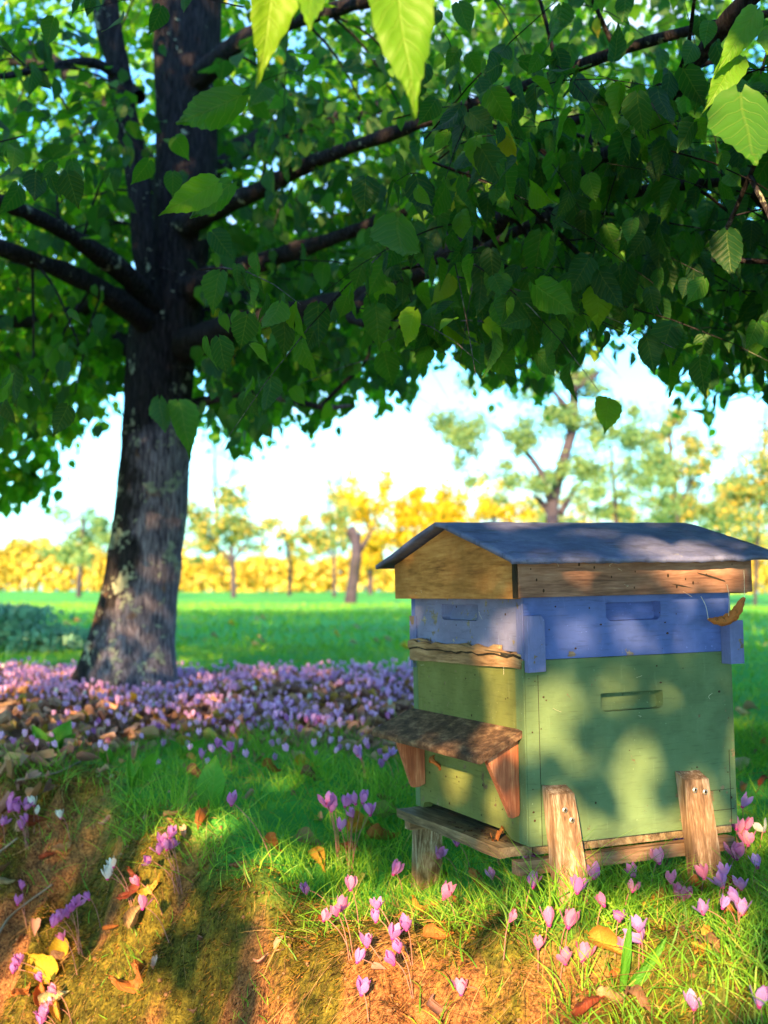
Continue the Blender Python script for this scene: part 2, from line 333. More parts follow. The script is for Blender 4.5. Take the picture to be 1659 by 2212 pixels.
for n_, a in (('litter', litter_m(X, Y)), ('bank', bank_m(X, Y)), ('moss', mossy(X, Y))):
    at_ = gm.attributes.new(n_, 'FLOAT', 'POINT'); at_.data.foreach_set('value', a.ravel().astype(np.float32))
tag(link('ground', gm, M['ground']), kind='structure')
def ground_at(px, py):
    d = ray(px, py); t = np.arange(.8, 14, .004); P = EYE + t[:, None] * d
    h = height(P[:, 0], P[:, 1]); i = np.argmax(P[:, 2] < h); P = P[i].copy(); return P
def gnormal(x, y):
    e = .03; a = (height(x + e, y) - height(x - e, y)) / (2 * e); b = (height(x, y + e) - height(x, y - e)) / (2 * e)
    return norm(np.stack([-a, -b, np.ones_like(np.asarray(a, float))], -1))

# ------------------------------------------------------------------ generic builders
def ribbons(P, D, L, Wd, bend, K=3, rnd=None, name='ribbons', tipw=.05):
    n = len(P); D = norm(D); side = norm(np.cross(D, norm(rng.normal(size=(n, 3)) * [1, 1, .25] + [0, .6, 0])))
    t = np.linspace(0, 1, K + 1)
    c = P[:, None] + D[:, None] * (L[:, None] * t)[..., None] + bend[:, None] * (t ** 2)[None, :, None]
    wv = (Wd[:, None] * np.maximum(1 - t ** 2, tipw))[..., None] * side[:, None]
    V = np.stack([c - wv, c + wv], 2).reshape(-1, 3)
    b = (np.arange(n) * (K + 1) * 2)[:, None] + (np.arange(K) * 2)[None]
    F = np.stack([b, b + 1, b + 3, b + 2], -1).reshape(-1, 4)
    r = rng.random(n) if rnd is None else rnd
    return npmesh(name, V, F, {'rnd': np.repeat(r, K) * .98})
def tube_geo(pts, rads, sides=8, seg=4, noise=0.0, nscale=6, flute=None):
    """smooth tube through pts"""
    pts = np.asarray(pts, float); rads = np.asarray(rads, float)
    n = len(pts); ext = np.vstack([2 * pts[0] - pts[1], pts, 2 * pts[-1] - pts[-2]]); C_, R_ = [], []
    for i in range(n - 1):
        p0, p1, p2, p3 = ext[i:i + 4]
        for t in np.linspace(0, 1, seg, endpoint=False):
            C_.append(.5 * ((2 * p1) + (-p0 + p2) * t + (2 * p0 - 5 * p1 + 4 * p2 - p3) * t * t + (-p0 + 3 * p1 - 3 * p2 + p3) * t ** 3)); R_.append(rads[i] * (1 - t) + rads[i + 1] * t)
    C_.append(pts[-1]); R_.append(rads[-1]); C_ = np.array(C_); R_ = np.array(R_)
    T = norm(np.gradient(C_, axis=0)); up = np.array([0, 1, .03]) if abs(T[0][1]) < .8 else np.array([1, 0, .03])
    A = norm(np.cross(T, up)); B = np.cross(T, A)
    th = np.linspace(0, 2 * np.pi, sides, endpoint=False)
    R2 = R_[:, None] * np.ones(sides)
    P = C_[:, None] + (A[:, None] * np.cos(th)[None, :, None] + B[:, None] * np.sin(th)[None, :, None]) * R2[..., None]
    if flute is not None: R2 = R2 * flute(C_[:, 2:3], th[None])
    if noise:
        R2 = R2 * (1 + noise * fbm(P[..., 0] * nscale, P[..., 1] * nscale, P[..., 2] * nscale * .6, 3))
    P = C_[:, None] + (A[:, None] * np.cos(th)[None, :, None] + B[:, None] * np.sin(th)[None, :, None]) * R2[..., None]
    m = len(C_); V = P.reshape(-1, 3); i = np.arange(m - 1)[:, None] * sides; j = np.arange(sides)[None]; j2 = (j + 1) % sides
    F = np.stack([i + j, i + j2, i + sides + j2, i + sides + j], -1).reshape(-1, 4)
    return V, F
def join_geo(gs):
    Vs, Fs, o = [], [], 0
    for V, F in gs: Vs.append(V); Fs.append(F + o); o += len(V)
    return np.vstack(Vs), np.vstack(Fs)
def tube(name, pts, rads, mt, parent=None, **k):
    V, F = tube_geo(pts, rads, **k); return link(name, npmesh(name, V, F, smooth=True), mt, parent)

# leaf template: u across, v along (petiole at 0, tip at 1), h = out of plane
LV = np.array([0, .06, .22, .42, .62, .80, .92, 1.06]); LW = np.array([.06, .30, .43, .44, .34, .18, .07, .004]); 
def leaf_template(cols=2, serr=0, curl=0.0, seed=0, fold=.16, droop=.22, wl=LW, vl=LV, rows=None):
    r = np.random.default_rng(seed)
    if rows: v2 = np.interp(np.linspace(0, 1, rows), np.linspace(0, 1, len(vl)), vl); w2 = np.interp(v2, vl, wl)
    else: v2, w2 = vl, wl
    us = np.linspace(-1, 1, 2 * cols + 1)
    V, UV = [], []
    for i, (v, wd) in enumerate(zip(v2, w2)):
        for u in us:
            ww = wd * (1 + (serr * (1 if i % 2 else -1) if abs(u) == 1 else 0)); lob = -.09 * (abs(u) ** 1.5) * max(0, 1 - v * 4)
            x = u * ww; y = v + lob + (.02 * (i % 2) if serr else 0)
            z = fold * abs(x) - droop * v * v + .03 * math.sin(9 * v + 5 * abs(u))
            if curl:
                a = curl * (abs(u)) ** 1.2 * 1.5
                z = z + abs(x) * math.sin(a) * 1.1 + .10 * curl * math.sin(6 * v + seed) ; x = x * math.cos(a * .8)
                y2 = v - .5; yy = .5 + math.sin(y2 * curl * 1.3) / (curl * 1.3); z += (1 - math.cos(y2 * curl * 1.3)) / (curl * 1.3) * 1.0; y = yy + (y - v)
                z += r.normal() * .028 * curl; x += r.normal() * .012 * curl
            V.append((x, y, z)); UV.append((u * wd, v))
    c = 2 * cols + 1; F = []
    for i in range(len(v2) - 1):
        for j in range(c - 1): a = i * c + j; F.append((a, a + 1, a + c + 1, a + c))
    return np.array(V), np.array(F), np.array(UV)
def scatter(tmpl, pos, X_, Y_, Z_, size, rnd, name, thick=None):
    V, F, UV = tmpl; n = len(pos); k = len(V)
    R = np.stack([X_, Y_, Z_], -1) * size[:, None, None]
    VV = pos[:, None] + np.einsum('nij,kj->nki', R, V)
    FF = (F[None] + (np.arange(n) * k)[:, None, None]).reshape(-1, F.shape[1])
    return npmesh(name, VV.reshape(-1, 3), FF, {'rnd': np.repeat(rnd, len(F)) * .98}, np.tile(UV, (n, 1)))
def frame(yd, zd):
    yd = norm(yd); xd = norm(np.cross(yd, zd)); return xd, yd, np.cross(xd, yd)

# ------------------------------------------------------------------ beehive
hive = empty('beehive', label='old wooden beehive with blue and green painted boxes standing on legs under the linden', cat='beehive')
HM = Matrix.Translation((.258, 2.2179, -.5101 + .60)) @ Matrix.Rotation(.3988, 4, 'Z') @ Matrix.Rotation(-.0305, 4, 'X') @ Matrix.Rotation(-.0127, 4, 'Y')
hive.matrix_world = HM
HB, HA = .452, .486
def bm_mesh(bm, name, bev=0.0):
    if bev: bmesh.ops.bevel(bm, geom=[e for e in bm.edges if len(e.link_faces) == 2 and e.calc_face_angle(0) > .5], offset=bev, segments=2, profile=.6, affect='EDGES')
    me = bpy.data.meshes.new(name); bm.to_mesh(me); bm.free(); return me
def hexa(p8):
    bm = bmesh.new(); v = [bm.verts.new(p) for p in p8]
    for f in ((0, 3, 2, 1), (4, 5, 6, 7), (0, 1, 5, 4), (1, 2, 6, 5), (2, 3, 7, 6), (3, 0, 4, 7)): bm.faces.new([v[i] for i in f])
    bmesh.ops.recalc_face_normals(bm, faces=bm.faces[:]); return bm
def bx(a0, a1, b0, b1, c0, c1): return hexa([(a0, b0, c0), (a1, b0, c0), (a1, b1, c0), (a0, b1, c0), (a0, b0, c1), (a1, b0, c1), (a1, b1, c1), (a0, b1, c1)])
def board(name, dims, mt, bev=.0015, parent=None, warp=0.0):
    bm = bx(*dims)
    if warp:
        bmesh.ops.subdivide_edges(bm, edges=bm.edges[:], cuts=6, use_grid_fill=True)
        for v in bm.verts: v.co += Vector([warp * float(vnoise(v.co.x * 40 + k * 9, v.co.y * 40, v.co.z * 40)) for k in range(3)])
    return link(name, bm_mesh(bm, name, 0 if warp else bev), mt, parent or hive)
def prism(name, poly, ax, t0, t1, mt, bev=.0012, parent=None):
    """poly of 2-D points in the two other axes, extruded along axis ax from t0 to t1"""
    bm = bmesh.new(); rings = []
    for t in (t0, t1):
        r = []
        for a, b in poly:
            p = [a, b]; p.insert(ax, t); r.append(bm.verts.new(p))
        rings.append(r)
    bm.faces.new(rings[0]); bm.faces.new(rings[1][::-1]); n = len(poly)
    for i in range(n): bm.faces.new((rings[0][i], rings[0][(i + 1) % n], rings[1][(i + 1) % n], rings[1][i]))
    bmesh.ops.recalc_face_normals(bm, faces=bm.faces[:])
    return link(name, bm_mesh(bm, name, bev), mt, parent or hive)
def grip_board(name, ax, a0, a1, w0, w1, h, thick, mt, off=0.0, depth=.029):
    """board with a rounded hand hold cut into its outer face. ax 0: side face (a=u), ax 1: front face (a=v)"""
    A0, A1, H0_, H1_ = h; m = .011; bm = bmesh.new()
    def P(a, w_, d): return (a, off + d, w_) if ax == 0 else (off + d, a, w_)
    def arc(cx, cw, r, s, e): return [(cx + r * math.cos(x), cw + r * math.sin(x)) for x in np.linspace(s, e, 4)]
    hole = arc(A0 + m, H0_ + m, m, 1.5 * math.pi, math.pi) + arc(A0 + .002, H1_ - .002, .002, math.pi, .5 * math.pi) + arc(A1 - .002, H1_ - .002, .002, .5 * math.pi, 0) + arc(A1 - m, H0_ + m, m, 0, -.5 * math.pi)
    oc = [(a0, w0), (a0, w1), (a1, w1), (a1, w0)]
    hv = [bm.verts.new(P(a, w_, 0)) for a, w_ in hole]
    hb = [bm.verts.new(P(A0 + (a - A0) * .99 + .001, H0_ + (w_ - H0_) * .97 + .001, depth * (.55 + .45 * (w_ - H0_) / (H1_ - H0_)))) for a, w_ in hole]
    ov = [bm.verts.new(P(a, w_, 0)) for a, w_ in oc]; bv = [bm.verts.new(P(a, w_, thick)) for a, w_ in oc]
    q = len(hole) // 4
    for c in range(4):
        seg = hv[c * q:(c + 1) * q]
        for i in range(len(seg) - 1): bm.faces.new((ov[c], seg[i], seg[i + 1]))
        nx_ = hv[((c + 1) * q) % len(hv)]; bm.faces.new((ov[c], seg[-1], nx_, ov[(c + 1) % 4]))
    for i in range(len(hv)): j = (i + 1) % len(hv); bm.faces.new((hv[i], hv[j], hb[j], hb[i]))
    bm.faces.new(hb); bm.faces.new(bv)
    for i in range(4): j = (i + 1) % 4; bm.faces.new((ov[i], ov[j], bv[j], bv[i]))
    bmesh.ops.recalc_face_normals(bm, faces=bm.faces[:])
    return link(name, bm_mesh(bm, name, 0), mt, hive)
T = .022
# green brood box
grip_board('green_side_board', 0, .0005, HB, .0, .3265, (.156, .292, .227, .261), T + .014, M['green_x'])
o = board('green_side_board', (0, HB, HA - T, HA, 0, .3265), M['green_x'])
board('green_back_board', (HB - T + .001, HB - .002, T, HA - T, 0, .326), M['green_y'])
prism('green_front_board', [(T + .0005, .0), (T + .0005, .326), (HA - T - .0005, .326), (HA - T - .0005, .0), (.452, .0), (.445, .011), (.425, .016), (.09, .013), (.07, .002), (.055, 0)], 0, .0012, T, M['green_y'], .001)
# thin battens that close the open joints at the near corner and the far corner, and the split line near the bottom
board('corner_strip', (-.0025, .0003, .001, T - .001, .002, .326), M['green_x'], .0008)
for z0, z1 in ((.028, .0292), (.066, .0668)): board('dark_crack', (.375, HB - .006, -.0006, .001, z0, z1), M['dark'], 0)
board('dark_crack', (.026, .0268, -.0006, .001, .0, .30), M['dark'], 0)
board('dark_crack', (HB - .014, HB - .013, -.0006, .001, .0, .14), M['dark'], 0)
# blue super
BZ0, BZ1 = .3275, .4445
grip_board('blue_side_board', 0, 0, HB, BZ0, BZ1, (.172, .292, .392, .426), T + .012, M['blue_x'], off=-.002)
board('blue_side_board', (0, HB, HA - T, HA + .002, BZ0, BZ1), M['blue_x'])
grip_board('blue_front_board', 1, T, HA - T, .3415, BZ1, (.172, .335, .394, .425), T + .012, M['blue_y'], off=-.0012)
board('blue_back_board', (HB - T, HB - .001, T, HA - T, BZ0, BZ1), M['blue_y'])
board('blue_corner_strip', (-.003, -.0002, -.0015, T, BZ0 + .002, BZ1 - .001), M['blue_z'], .0008)
def sliver(name, prof, t0, t1, mt):
    return prism(name, prof, 0, t0, t1, mt, .0006)
# split and peeling bottom strip of the blue front
ys = np.linspace(HA + .002, .006, 22); up_ = .3385 + .006 * np.array([float(vnoise(k * 1.7, 3)) for k in range(22)]); lo_ = .306 + .006 * np.linspace(0, 1, 22) + .003 * np.array([float(vnoise(k * .9, 7)) for k in range(22)])
sliver('split_wood_strip', list(zip(ys, lo_)) + list(zip(ys[::-1], up_[::-1])), -.006, .001, M['raw_y'])
up2 = .349 + .012 * np.array([float(vnoise(k * 1.1, 13)) for k in range(22)]); lo2 = up_ - .004
sliver('peeling_wood_strip', list(zip(ys[:19], lo2[:19])) + list(zip(ys[:19][::-1], up2[:19][::-1])), -.010, -.0035, M['raw_y'])
o = sliver('dark_split', list(zip(ys, lo2 - .0035)) + list(zip(ys[::-1], (lo2 + .001)[::-1])), -.0075, -.001, M['dark'])
for k, (y0, yy1, z_) in enumerate(((.31, .17, .346), (.13, .03, .343), (.46, .36, .352))):
    prism('wood_splinter', [(y0, z_), ((y0 + yy1) / 2, z_ + .003), (yy1, z_ - .004), ((y0 + yy1) / 2, z_ - .002)], 0, -.015, -.009, M['raw_y'], 0)
# upright battens nailed over the joint
prism('batten', [(-.001, .306), (-.001, .4065), (.028, .4065), (.035, .398), (.035, .307)], 1, -.0155, -.0023, M['blue_z'], .001)
prism('batten', [(.427, .304), (.427, .386), (.459, .386), (.459, .304)], 1, -.030, -.0025, M['blue_z'], .001)
prism('batten', [(HA - .03, .31), (HA - .03, .40), (HA + .004, .40), (HA + .004, .31)], 0, -.004, -.0018, M['blue_z'], .0006)
prism('batten', [(.3, .01), (.302, .04), (.325, .038), (.33, .01)], 0, HB + .0, HB + .012, M['blue_z'], .001)
prism('broken_batten', [(.001, .312), (.003, .345), (.012, .35), (.018, .315)], 0, HB + .001, HB + .016, M['blue_z'], .001)
prism('batten', [(HA - .02, .29), (HA - .02, .37), (HA + .010, .37), (HA + .010, .29)], 0, .0, .03, M['blue_z'], .0006)
# wooden cover with gables
o_ = .030; CZ0, CZ1 = .437, .505
gp = [(-o_ + .012, CZ0), (-o_ + .012, .508), (HA / 2 - .004, .576), (HA + o_ - .012, .508), (HA + o_ - .012, CZ0)]
prism('gable_board', gp, 0, -o_, -o_ + .017, M['gable'])
prism('gable_board', gp, 0, HB + o_ - .017, HB + o_, M['gable'])
board('cover_side_board', (-o_ + .006, HB + o_ + .001, -o_ - .001, -o_ + .016, CZ0 + .002, CZ1 + .001), M['sidew'])
board('cover_side_board', (-o_ + .006, HB + o_, HA + o_ - .016, HA + o_, CZ0, CZ1), M['sidew'])
board('dark_corner_joint', (-o_ - .0007, -o_ + .0062, -o_ + .0025, -o_ + .0118, CZ0 + .001, CZ1), M['dark'], .001)
prism('split_crack', [(.355, .478), (.385, .472), (.418, .462), (.42, .459), (.39, .467), (.36, .475)], 1, -o_ - .0022, -o_ - .0006, M['dark'], 0)
prism('split_crack', [(.295, .458), (.32, .455), (.345, .449), (.32, .452)], 1, -o_ - .0018, -o_ - .0006, M['dark'], 0)
# roof sheet: two slopes with thickness, slightly wavy eaves
def roof_sheet():
    us_ = np.linspace(-.056, .532, 50); prof = [(-.066, .506), (-.060, .5095), (.03, .5345), (.13, .5605), (.205, .5805), (.2385, .5865), (.27, .5805), (.35, .5600), (.45, .5340), (.548, .5095)]
    V = []; t = .0085; n = len(prof)
    for lay in (1, 0):
        for i, u in enumerate(us_):
            for j, (v, z) in enumerate(prof):
                e = .0022 * float(vnoise(u * 30, v * 14, 3)) + (.0030 * float(vnoise(u * 70, j * 3.3, 8)) if j in (0, 1, n - 1) else 0)
                V.append((u + (.004 * float(vnoise(v * 60, 4)) if i in (0, len(us_) - 1) else 0), v, z + e - (0 if lay else t)))
    V = np.array(V); m = len(us_); F = []
    for i in range(m - 1):
        for j in range(n - 1):
            a = i * n + j; F += [(a, a + n, a + n + 1, a + 1), (a + m * n, a + 1 + m * n, a + n + 1 + m * n, a + n + m * n)]
    B = m * n
    for i in range(m - 1):
        a = i * n; F.append((a, a + B, a + n + B, a + n)); a = i * n + n - 1; F.append((a, a + n, a + n + B, a + B))
    for j in range(n - 1):
        a = j; F.append((a, a + 1, a + 1 + B, a + B)); a = (m - 1) * n + j; F.append((a, a + B, a + 1 + B, a + 1))
    return npmesh('roof', V, F)
link('roof', roof_sheet(), M['roof'], hive)
# porch roof over the entrance with its two wedges
prism('porch_board', [(.0008, .204), (-.090, .164), (-.094, .159), (-.093, .150), (-.086, .149), (.0008, .191)], 1, .010, .497, M['porch'], .002)
prism('porch_wedge', [(.0, .1885), (-.066, .158), (-.016, .046), (-.002, .050), (.0, .056)], 1, .030, .046, M['brack'], .0012)
prism('porch_wedge', [(.0, .1885), (-.066, .158), (-.028, .046), (-.014, .046), (.0, .052)], 1, .434, .450, M['brack'], .0012)
# floor: landing board, cross pieces, rails
o = board('landing_board', (-.048, .020, .024, .478, -.020, -.0015), M['plank_y'], warp=.003)
board('floor_board', (.022, HB - .004, .012, HA - .01, -.018, -.002), M['plank_y'])
for y0, y1 in ((-.014, .012), (HA - .035, HA - .008)):
    board('floor_rail', (-.030, HB - .018, y0, y1, -.045, -.0205), M['raw_x'])
# splayed legs: wide plank legs with a bevelled top, each with two screws
def leg(u0, u1, ud, z1, zb, side, du):
    s = -1 if side == 0 else 1; vb = 0 if side == 0 else HA
    y0 = vb + s * .0015; y1 = vb + s * .031
    sp = s * .035
    p8 = [(ud, y0 + sp, zb), (ud + .064, y0 + sp, zb), (ud + .064, y1 + sp, zb), (ud, y1 + sp, zb),
          (u0, y0, z1), (u1, y0, z1 - .002), (u1, y1 - s * .001, z1 - .014), (u0, y1 - s * .001, z1 - .013)]
    bm = hexa(p8); bmesh.ops.subdivide_edges(bm, edges=bm.edges[:], cuts=5, use_grid_fill=True)
    for v in bm.verts: v.co += Vector([.0022 * float(vnoise(v.co.x * 70 + k * 9, v.co.y * 70, v.co.z * 25)) for k in range(3)])
    l = link('leg', bm_mesh(bm, 'leg', 0), M['leg'], hive)
    if side == 0:
        for su, sz in du:
            f = (z1 - sz) / (z1 - zb); sy = y1 + f * sp - .0022
            V, F = tube_geo([(su, sy + .002, sz), (su, sy - .0003, sz), (su, sy - .0012, sz)], [.0052, .0052, .0030], sides=12, seg=1)
            link('screw', npmesh('screw', V, F, smooth=False), M['screw'], l)
            V, F = tube_geo([(su, sy - .0016, sz), (su, sy - .0012, sz), (su, sy - .0004, sz)], [.0001, .0026, .0030], sides=8, seg=1)
            link('screw_socket', npmesh('socket', V, F), M['dark'], l)
leg(.027, .077, .034, .106, -.175, 0, ((.052, .066), (.064, .048)))
leg(.313, .366, .318, .109, -.175, 0, ((.330, .078), (.352, .073)))
leg(.006, .062, .010, -.022, -.27, 1, ())
leg(.313, .366, .318, .109, -.175, 1, ())
# nail heads, knots and specks
sp_ = [(0, .010, .06), (0, .010, .1), (0, .012, .20), (0, .008, .295), (0, .03, .205), (0, .012, .045), (0, .440, .20), (0, .437, .317), (0, .02, .29), (0, .44, .05)]
for k in range(26):
    a, z_ = rng.uniform(.02, .44), rng.choice([rng.uniform(.02, .31), rng.uniform(.335, .435)])
    sp_.append((0, a, z_))
bms = bmesh.new()
for ax, a, z_ in sp_:
    r_ = rng.uniform(.0010, .0024)
    mt4 = Matrix.Translation((a, -.0008 if z_ < .327 else -.0028, z_)) @ Matrix.Diagonal((r_ * rng.uniform(.6, 1.8), .0008, r_ * rng.uniform(.7, 1.3), 1))
    bmesh.ops.create_icosphere(bms, subdivisions=1, radius=1, matrix=mt4)
for k in range(22):
    a, z_ = rng.uniform(.03, .46), rng.choice([rng.uniform(.02, .09), rng.uniform(.21, .30), rng.uniform(.36, .435)])
    r_ = rng.uniform(.001, .0024); bmesh.ops.create_icosphere(bms, subdivisions=1, radius=1, matrix=Matrix.Translation((-.001 if z_ < .33 else -.0022, a, z_)) @ Matrix.Diagonal((.0008, r_, r_ * 1.2, 1)))
for k in range(14):
    a = rng.uniform(0, .45); r_ = rng.uniform(.001, .0026)
    bmesh.ops.create_icosphere(bms, subdivisions=1, radius=1, matrix=Matrix.Translation((a, -o_ - .0012, rng.uniform(.445, .5))) @ Matrix.Diagonal((r_, .0008, r_ * 1.6, 1)))
tag(link('nail_marks', bm_mesh(bms, 'nail_marks'), M['debris'], hive), kind='stuff')

# ------------------------------------------------------------------ openings cut in the crown leaves to place the sun patches
E1 = norm(np.cross(TS, [0, 0, 1.0])); E2 = np.cross(E1, TS)
GAP = []                                          # (a, b, ra, rb, keep): leaf openings cut to aim the sunlight, seen from the sun
def hive_pt(px, py, face):
    Mi = np.array(HM.inverted()); o0 = Mi[:3, :3] @ EYE + Mi[:3, 3]; d = Mi[:3, :3] @ ray(px, py)
    if face == 's': t = -o0[1] / d[1]
    elif face == 'f': t = -o0[0] / d[0]
    else: t = (.55 - o0[2]) / d[2]
    if face == 'r': # slope plane through eave (v=-.06,w=.51) and ridge (v=.238,w=.586)
        n_ = np.array([0, -.076, .298]); q = np.array([0, -.06, .51]); t = n_ @ (q - o0) / (n_ @ d)
    return EYE + ray(px, py) * t
def gap(P, rx, rz, keep=.0): GAP.append((P @ E1, P @ E2, rx, rz, keep))
for px, py, f, rx, rz in ((1445, 1168, 's', .055, .022), (1345, 1170, 's', .03, .012),
        (1515, 1255, 's', .08, .03), (1265, 1225, 's', .02, .010), (1060, 1275, 'f', .03, .018),
        (1098, 1365, 'f', .026, .034), (1075, 1432, 'f', .040, .012), (1262, 1385, 's', .014, .02), (1402, 1390, 's', .012, .02),
        (1085, 1500, 'f', .026, .040), (1100, 1580, 'f', .03, .024), (990, 1700, 'f', .035, .04), (1085, 1700, 'f', .03, .06), (880, 1650, 'f', .02, .035),
        (1205, 1530, 's', .045, .055), (1180, 1600, 's', .035, .03), (1375, 1700, 's', .035, .05), (1165, 1790, 's', .03, .035), (1450, 1790, 's', .06, .022),
        (1540, 1790, 's', .04, .03), (1215, 1810, 's', .035, .07), (1505, 1760, 's', .028, .06), (1370, 1815, 's', .14, .014)):
    gap(hive_pt(px, py, f), rx + .008, rz + .007)
for px, py, rx, rz in ((700, 2080, .17, .16), (860, 2020, .13, .10), (880, 2170, .15, .10), (1040, 2060, .17, .09), (1230, 1985, .18, .055), (1250, 2120, .22, .08), (1440, 2000, .13, .05), (1450, 1900, .10, .02),
        (1620, 1830, .08, .03), (1560, 1980, .05, .02), (1130, 1890, .07, .02), (330, 1850, .05, .09), (320, 1990, .07, .08), (250, 2100, .10, .09), (300, 2200, .12, .07), (110, 2100, .09, .08), (60, 2180, .10, .08),
        (560, 1860, .05, .02), (600, 2020, .05, .04), (430, 1790, .09, .04), (90, 2030, .06, .04), (640, 1960, .10, .05), (620, 1700, .10, .02), (760, 1870, .07, .02), (700, 1880, .08, .03), (1000, 1960, .10, .04), (1080, 2170, .14, .06), (170, 2200, .10, .06), (600, 1940, .08, .03)):
    gap(ground_at(px, py), rx, rz)
for px, py, Y_, r_ in ((1600, 120, 1.9, .12), (1560, 330, 2.1, .13), (1640, 420, 2.0, .10), (1490, 560, 2.3, .05), (1600, 700, 2.3, .07), (1340, 380, 2.5, .05), (1570, 520, 2.2, .06), (850, 60, 1.35, .13), (640, 20, 1.4, .10)):
    gap(at(px, py, Y_), r_, r_)
GAP = np.array(GAP)
def in_gap(P, grow=1.0):
    a, b = P @ E1, P @ E2; hit = np.zeros(len(P), bool)
    for ga, gb, ra, rb, k in GAP: hit |= ((a - ga) / (ra * grow)) ** 2 + ((b - gb) / (rb * grow)) ** 2 < 1
    return hit

# ------------------------------------------------------------------ the linden
linden = empty('linden_tree', (-1.08, 5.5, 0), label='large linden tree with lichened trunk and low spreading leafy boughs over the hive', cat='tree')
LI = Matrix.Translation((1.08, -5.5, 0))
def lpart(name, me, mt, kind=None):
    o = link(name, me, mt); o.parent = linden; o.matrix_parent_inverse = Matrix.Identity(4); o.matrix_local = LI
    return tag(o, kind=kind)
def trunk_flute(z, th):
    base = np.clip((.55 - z) / .55, 0, 1) ** 2.2
    return 1 + base * (.34 + .12 * np.sin(th * 5 + 1) + .06 * np.sin(th * 9)) + .03 * np.sin(th * 4 + z * 2) + .006 * np.sin(th * 26 + 2 * np.sin(z * 7))
TR = [at(268, 1560, 5.5), at(275, 1490, 5.5), at(300, 1300, 5.5), at(326, 1100, 5.5), at(340, 900, 5.5), at(352, 720, 5.5), at(385, 560, 5.5), at(402, 380, 5.5), at(402, 180, 5.5), at(404, 0, 5.5), at(400, -300, 5.6), at(410, -800, 5.7)]
TRr = [v * 5.5 / FPX for v in (86, 84, 78, 76, 72, 76, 64, 68, 68, 74, 60, 40)]
V, F = tube_geo(TR, TRr, sides=120, seg=14, noise=.06, nscale=16, flute=trunk_flute)
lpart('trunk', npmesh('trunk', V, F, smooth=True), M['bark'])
B_ = [  # limbs as (px, py, distance, radius in px at that distance)
    [(352, 760, 5.5, 40), (322, 610, 5.35, 28), (302, 450, 5.3, 25), (285, 310, 5.3, 25), (258, 180, 5.25, 25), (225, 0, 5.2, 28), (190, -200, 5.2, 24)],
    [(345, 690, 5.5, 34), (290, 610, 5.2, 25), (200, 540, 4.9, 20), (100, 480, 4.6, 18), (0, 435, 4.3, 17), (-120, 400, 4.1, 15)],
    [(350, 720, 5.5, 30), (240, 640, 5.1, 22), (160, 595, 4.9, 19), (70, 560, 4.7, 20), (-60, 515, 4.5, 18)],
    [(345, 700, 5.6, 30), (240, 640, 5.8, 20), (170, 672, 6.0, 17), (90, 690, 6.2, 16), (-60, 700, 6.4, 15)],
    [(340, 800, 5.6, 30), (240, 730, 5.9, 18), (120, 760, 6.2, 16), (-40, 780, 6.5, 15)],
    [(278, 180, 5.3, 14), (200, 135, 5.1, 10), (100, 145, 4.9, 9), (0, 165, 4.7, 8), (-80, 150, 4.5, 7)],
    [(300, 210, 5.5, 14), (230, 145, 5.9, 10), (120, 140, 6.2, 9), (-20, 128, 6.5, 8)],
    [(385, 500, 5.5, 34), (450, 460, 5.2, 22), (560, 410, 4.8, 19), (700, 340, 4.4, 15), (900, 270, 3.9, 14), (1150, 180, 3.4, 12), (1400, 90, 3.0, 12), (1700, 20, 2.7, 9)],
    [(390, 640, 5.5, 36), (480, 590, 5.2, 24), (600, 555, 4.9, 20), (760, 500, 4.5, 15), (950, 420, 4.1, 13), (1150, 300, 3.7, 12), (1400, 200, 3.3, 10)],
    [(380, 760, 5.5, 40), (500, 705, 5.0, 26), (640, 672, 4.6, 22), (800, 635, 4.2, 24), (980, 545, 3.7, 25), (1150, 430, 3.3, 24), (1330, 330, 2.95, 22), (1430, 230, 2.7, 22), (1560, 60, 2.5, 20), (1700, -80, 2.4, 18)],
    [(880, 600, 3.95, 14), (1000, 560, 3.6, 13), (1200, 460, 3.2, 12), (1400, 410, 2.9, 12), (1600, 390, 2.7, 10)],
    [(395, 880, 5.6, 14), (520, 850, 5.3, 8), (640, 868, 5.0, 6), (700, 880, 4.9, 6), (760, 876, 4.8, 4)],
    [(690, 880, 4.9, 5), (740, 830, 4.9, 4), (790, 780, 4.9, 3), (800, 740, 4.9, 3)],
    [(405, 200, 5.5, 34), (480, 120, 5.2, 22), (560, 70, 4.9, 18), (760, 10, 4.4, 16), (1000, -60, 3.9, 14)],
    [(395, 560, 5.5, 30), (300, 330, 6.4, 26), (200, 200, 7.2, 22), (60, 100, 8.2, 16)],
    [(400, 400, 5.6, 30), (560, 300, 6.6, 24), (760, 250, 7.8, 18), (950, 180, 9.0, 12)],
    [(390, 700, 5.6, 30), (600, 620, 6.6, 22), (900, 560, 7.6, 16), (1250, 480, 8.6, 12)],
    [(800, 635, 4.2, 14), (760, 690, 3.9, 10), (900, 700, 3.6, 8), (1100, 640, 3.2, 7), (1300, 600, 2.9, 6)],
    [(1420, 250, 2.75, 8), (1480, 120, 2.5, 5), (1500, 0, 2.3, 4)],
    [(1540, 560, 2.6, 5), (1620, 380, 2.4, 6), (1690, 200, 2.3, 7)],
]
LIMB = []
for b in B_:
    pts = [at(x, y, d) for x, y, d, r in b]; rs = [r * d / FPX for x, y, d, r in b]
    V, F = tube_geo(pts, rs, sides=20, seg=7, noise=.42, nscale=13)
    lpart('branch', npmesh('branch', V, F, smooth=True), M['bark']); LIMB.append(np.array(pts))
LP = np.vstack([np.vstack([a[:-1] + (a[1:] - a[:-1]) * t for t in np.linspace(0, 1, 5)]) for a in LIMB])
